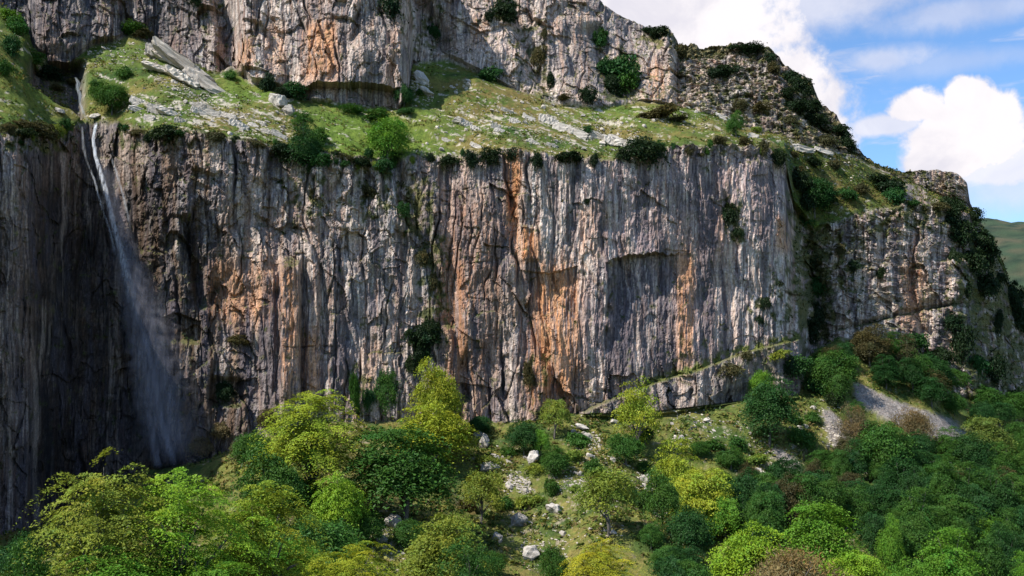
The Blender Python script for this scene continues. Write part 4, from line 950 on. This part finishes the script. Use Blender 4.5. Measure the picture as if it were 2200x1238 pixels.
# bedded ledges on the meadow, each a low slab dipping right
LED = [(300,222,60,8),(335,232,70,8),(370,245,60,7),(390,258,44,6),(290,238,44,6),(320,250,50,6),(425,225,50,8),(455,238,60,8),(485,250,60,8),(515,262,56,8),(545,274,50,7),(430,243,40,6),(575,285,50,6),(600,290,40,5),(560,262,40,5),
       (1180,262,60,8),(1205,274,70,8),(1240,284,80,8),(1290,292,60,9),(1325,296,70,9),(1350,304,80,10),(1310,306,60,8),(1370,312,60,8),(1130,250,40,6),(1095,238,40,5),(1060,268,40,8),(1075,282,44,8),(1020,272,40,6),(1150,308,34,6),(1030,310,50,5),(1190,312,44,5),(960,300,40,5),
       (1000,262,36,6),(1110,262,50,6),(1720,315,60,6),(1770,325,70,6),(1550,250,44,6),(1620,290,40,6),(240,226,36,6),(270,214,34,6)]
its = []
for x, y, w, h in LED:
    its.append((x, stone(x + RNG.uniform(-5, 5), y + RNG.uniform(-5, 5), w * RNG.uniform(.4, .85), h * RNG.uniform(1.2, 2.1), .45, 20 + RNG.uniform(-10, 10), big=2, tone=.86, name='rock_ledge', cat='rock ledge', group='bedded ledges on the grass shelf', warm=.03, sink=1.1)))
for k, (x, o) in enumerate(sorted(its, key=lambda q: q[0])):
    o['label'] = ('pale bedded ledge on the grass shelf, ' + (rank_words(k) if k < 36 else ['thirty seventh', 'thirty eighth', 'thirty ninth', 'last'][k - 36]) + ' from the left')
# loose pale stones
rs = random.Random(33)
def scatter(n, zones, group, label, lo, hi):
    for k in range(n):
        x0, x1, y0, y1, sl = rs.choice(zones)
        t = rs.random(); x = x0 + (x1 - x0) * t; y = y0 + (y1 - y0) * (rs.gauss(.5, .25)) + sl * (x - (x0 + x1) / 2)
        w = lo + (hi - lo) * rs.random() ** 1.8
        stone(x, y, w, w * rs.uniform(.45, .8), 1.0, rs.uniform(5, 35), label=label, group=group, tone=rs.uniform(.65, 1.0), warm=.04)
scatter(120, [(940,1320,225,320,.1),(960,1320,240,310,.2),(960,1010,165,205,0),(890,930,180,222,0),(280,620,215,285,.22),(180,320,90,130,0),(1280,1480,235,290,0),(340,420,175,205,.2),(420,640,215,275,.2),(900,1000,270,340,0),(1400,1640,230,280,.1),(960,1200,205,240,.1)],
        'loose pale stones on the grass shelf', 'small pale loose stone on the grass shelf', 5, 14)
scatter(130, [(1090,1140,1020,1060,.3),(1180,1260,1030,1070,.4),(1230,1330,960,1000,.3),(1230,1330,1000,1060,.5),(1370,1410,1015,1080,0),(1290,1330,1100,1160,0),(1060,1300,1040,1160,.3),(1440,1560,880,960,.1),(1620,1700,1000,1060,.3),(1400,1450,1080,1150,.5),(1060,1140,960,1010,.2),(1760,1870,930,1000,.6),(1230,1300,925,960,.2),(1640,1760,880,930,0),(1130,1200,1160,1220,0)],
        'loose pale stones on the lower slope', 'small pale loose stone on the lower slope', 6, 17)

# ------------------------------------------------------------------ ground cover nobody could count: tussocks, herbs and rubble
def cover(name, n, rmin, rmax, test, size, pal, label, up_=.8):
    rng = np.random.RandomState(len(name)); ri = rng.randint(rmin, rmax, n * 3); cinx = rng.randint(1, NC - 1, n * 3)
    ok = (PXC[cinx] > -60) & (PXC[cinx] < 2260) & test(ri, cinx, rng); ri, cinx = ri[ok][:n], cinx[ok][:n]
    p = P[ri, cinx]; m = len(p); k = 4
    sz = rng.uniform(.5, 1.4, m) * size
    cen = np.repeat(p, k, 0) + rng.normal(size=(m * k, 3)) * np.repeat(sz, k)[:, None] * [.5, .5, .3]; cen[:, 2] += np.repeat(sz, k) * .3
    nr = rng.normal(size=(m * k, 3)) * .6 + [0, -.2, up_]
    pc = np.array(pal)[rng.randint(0, len(pal), m)]; cc = np.repeat(pc, k, 0) * rng.uniform(.65, 1.4, (m * k, 1))
    v, q, cl_ = leaves(rng, cen, nr, np.repeat(sz, k) * rng.uniform(.7, 1.2, m * k), cc, 1.5)
    o = link(name, mesh_np(name, v, q, cl_, None, M_LEAF), kind='stuff', label=label); return o
D_ = lambda ri, ci: GPY[ri, ci]
hr = np.where(REG == 0)[0]; mr = np.where(REG == 2)[0]; fr = np.where(REG == 1)[0]; ur = np.where(REG == 3)[0]
cover('slope_scrub', 15000, 40, hr[-1], lambda r, q, g_: (scr[r, q] < .3) & (fbm(P[r, q, 0] * .12, P[r, q, 1] * .12, 3, 400) + g_.uniform(-.5, .5, len(r)) > .05), .62,
      [(.12, .15, .03), (.07, .11, .02), (.20, .19, .045), (.05, .09, .018), (.17, .13, .05)], 'low scrub and herbs covering the lower slope')
cover('meadow_tussocks', 9000, mr[0], mr[-1], lambda r, q, g_: (fbm(P[r, q, 0] * .1, P[r, q, 2] * .2, 3, 410) + g_.uniform(-.4, .4, len(r)) + scrubz[r, q] * .6 > .25), .42,
      [(.11, .15, .028), (.17, .18, .04), (.07, .11, .022), (.19, .15, .05)], 'grass tussocks and low herbs on the grass shelf')
cover('cliff_plants', 9000, fr[0], ur[-1], lambda r, q, g_: (veg_rock[r, q] + g_.uniform(-.3, .3, len(r)) > .62) & (rock[r, q] > .5), .55,
      [(.030, .045, .012), (.05, .065, .018), (.075, .075, .022), (.10, .085, .03), (.025, .045, .012)], 'small plants rooted in cracks of the cliffs', .5)

def rubble(name, n, zones, lo, hi, label):
    rng = np.random.RandomState(77 + n); V = []; Tn = []; nv = 0
    base = [np.array([v.co[:] for v in m.vertices]) for m in ROCKS]; tri = []
    for m in ROCKS:
        m.calc_loop_triangles(); tri.append(np.array([t.vertices[:] for t in m.loop_triangles]))
    for k in range(n):
        x0, x1, y0, y1, sl = zones[rng.randint(len(zones))]
        t = rng.rand(); x = x0 + (x1 - x0) * t; y = y0 + (y1 - y0) * rng.normal(.5, .28) + sl * (x - (x0 + x1) / 2)
        b, i, ci = hit(x, y, 60)
        if rock[i, ci] > .6: continue
        s_ = scale_at(b); r = (lo + (hi - lo) * rng.rand() ** 2) * s_ * .5; q = rng.randint(8)
        a = rng.rand() * 6.28; R = np.array([[math.cos(a), -math.sin(a), 0], [math.sin(a), math.cos(a), 0], [0, 0, 1]])
        v = (base[q] * [r * 1.5, r, r * .7]) @ R.T; v[:, 2] -= v[:, 0] * .25; v += np.array(b) + [0, 0, r * .15]
        V.append(v); Tn.append(tri[q] + nv); nv += len(v)
    me = mesh_np(name, np.concatenate(V), None, None, None, M_STONE, False, np.concatenate(Tn))
    o = link(name, me, kind='stuff', label=label); o.color = (.88, .84, .78, 1)
MZ = [(940,1320,220,325,.1),(960,1320,240,310,.2),(880,930,170,222,.5),(270,420,210,262,.2),(420,640,215,285,.45),(340,440,180,210,.5),(1180,1380,250,312,.3),(1000,1300,230,330,.1),(1500,1850,250,345,.3),(1400,1640,230,300,.1),(420,640,240,290,.4),(180,340,90,150,0)]
rubble('meadow_rubble', 2200, MZ, 2.0, 6.5, 'small pale stones strewn over the grass shelf')
LZ = [(1090,1140,1015,1065,.3),(1180,1300,1020,1080,.5),(1230,1420,960,1060,.6),(1370,1480,1015,1150,.6),(1060,1340,1020,1180,.3),(1230,1290,920,965,.3),(1620,1720,960,1050,.6),(790,870,1100,1200,.4),(1120,1220,1160,1230,.2),(1440,1620,880,980,.2),(1760,1880,900,1010,.9)]
rubble('slope_rubble', 2600, LZ, 2.0, 7.5, 'small pale stones strewn over the lower slope')

# ------------------------------------------------------------------ the waterfall
M_JET = m_water('falling_water', 1.0, (.93, .95, .98), .13, 2.1, .34, .62)
M_VEIL = m_water('thin_falling_spray', .46, (.58, .56, .63), .04, .8, .22, .85)
def strand(name, mat, pts, parent, off, mx=1.0, fade=.15, ncol=11):
    """pts: (photo y, photo x, half width px, density); a rounded sheet of water hanging in front of the wall"""
    a = np.array(pts, float); n = 150; ys = np.linspace(a[0, 0], a[-1, 0], n); V = []; D = []
    xs = np.interp(ys, a[:, 0], a[:, 1]); ws = np.interp(ys, a[:, 0], a[:, 2]); de = np.interp(ys, a[:, 0], a[:, 3])
    for k in range(n):
        for j in range(2 * ncol):
            th = 2 * math.pi * j / (2 * ncol); u = -math.cos(th); dep = math.sin(th)
            jag = fbm(np.array([ys[k] * .06]), np.array([j * .35 + a[0, 1]]), 2, 501)[0] * .35
            x, y, z = unproj(xs[k] + ws[k] * u * (1 + jag), ys[k], off(ys[k]))
            V.append((x, y - dep * ws[k] * .05, z)); D.append(de[k] * max(0, 1 - abs(u) ** 2.2) * min(1, (k / n) / .02 + .2) * (1 - smooth(1 - fade, 1, k / n)))
    idx = np.arange(n * 2 * ncol).reshape(n, 2 * ncol); nx = np.roll(idx, -1, axis=1)
    q = np.stack([idx[:-1], nx[:-1], nx[1:], idx[1:]], -1).reshape(-1, 4)
    me = mesh_np(name, V, q, None, None, mat, True, None, D)
    return link(name, me, parent)
def wall_d(y, lead):
    t = np.interp(y, [150, 262, 275, 560, 1000, 1100], [266, 255, 252.5, 247, 240.5, 240]); return t - lead
wf = bpy.data.objects.new('waterfall', None); COL.objects.link(wf)
wf['label'] = 'tall thin waterfall dropping down the dark recess and spreading into spray'; wf['category'] = 'waterfall'
strand('upper_cascade', M_JET, [(166,162,2.5,.2),(178,168,5,.6),(192,167,4,.5),(206,173,5,.4),(222,172,3,.35),(240,179,3.5,.5),(250,183,3,.3),(262,190,5,.4)], wf, lambda y: 255.5 + 0 * y)
strand('main_jet', M_JET, [(264,207,3.2,1),(300,200,3.6,1.3),(335,205,4.4,1.3),(370,216,5.2,1.1),(420,230,6.2,.85),(480,244,7,.65),(540,260,8,.45),(600,275,12,.5),(660,290,15,.3),(720,300,18,.1)], wf, lambda y: wall_d(y, 1.0))
strand('side_strand', M_JET, [(272,176,2.5,.2),(320,180,3.5,.3),(345,186,3,.1),(390,204,2.6,.4),(430,214,2.8,.35),(450,220,2.8,.1),(500,238,3,.3),(560,250,4,.05)], wf, lambda y: wall_d(y, .6))
strand('side_strand', M_JET, [(330,236,2.5,.1),(370,250,3.5,.35),(440,270,3,.3),(500,282,3,.05)], wf, lambda y: wall_d(y, .6))
strand('spray_veil', M_VEIL, [(330,215,14,.2),(400,236,20,.35),(480,256,24,.5),(560,276,32,.66),(640,296,42,.75),(720,316,50,.8),(820,334,54,.85),(920,352,54,.85),(1010,372,60,.7)], wf, lambda y: wall_d(y, 2.6))
strand('spray_veil', M_VEIL, [(560,285,34,.2),(660,316,54,.45),(780,344,70,.55),(900,364,78,.5),(1010,380,82,.35)], wf, lambda y: wall_d(y, 4.5))
strand('water_strand', M_VEIL, [(690,300,8,.6),(800,330,9,.9),(900,345,9,1.2),(1010,378,10,1.4)], wf, lambda y: wall_d(y, 1.2))
strand('water_strand', M_VEIL, [(880,318,8,.6),(950,330,10,1.3),(1010,340,10,1.3)], wf, lambda y: wall_d(y, 1.2))
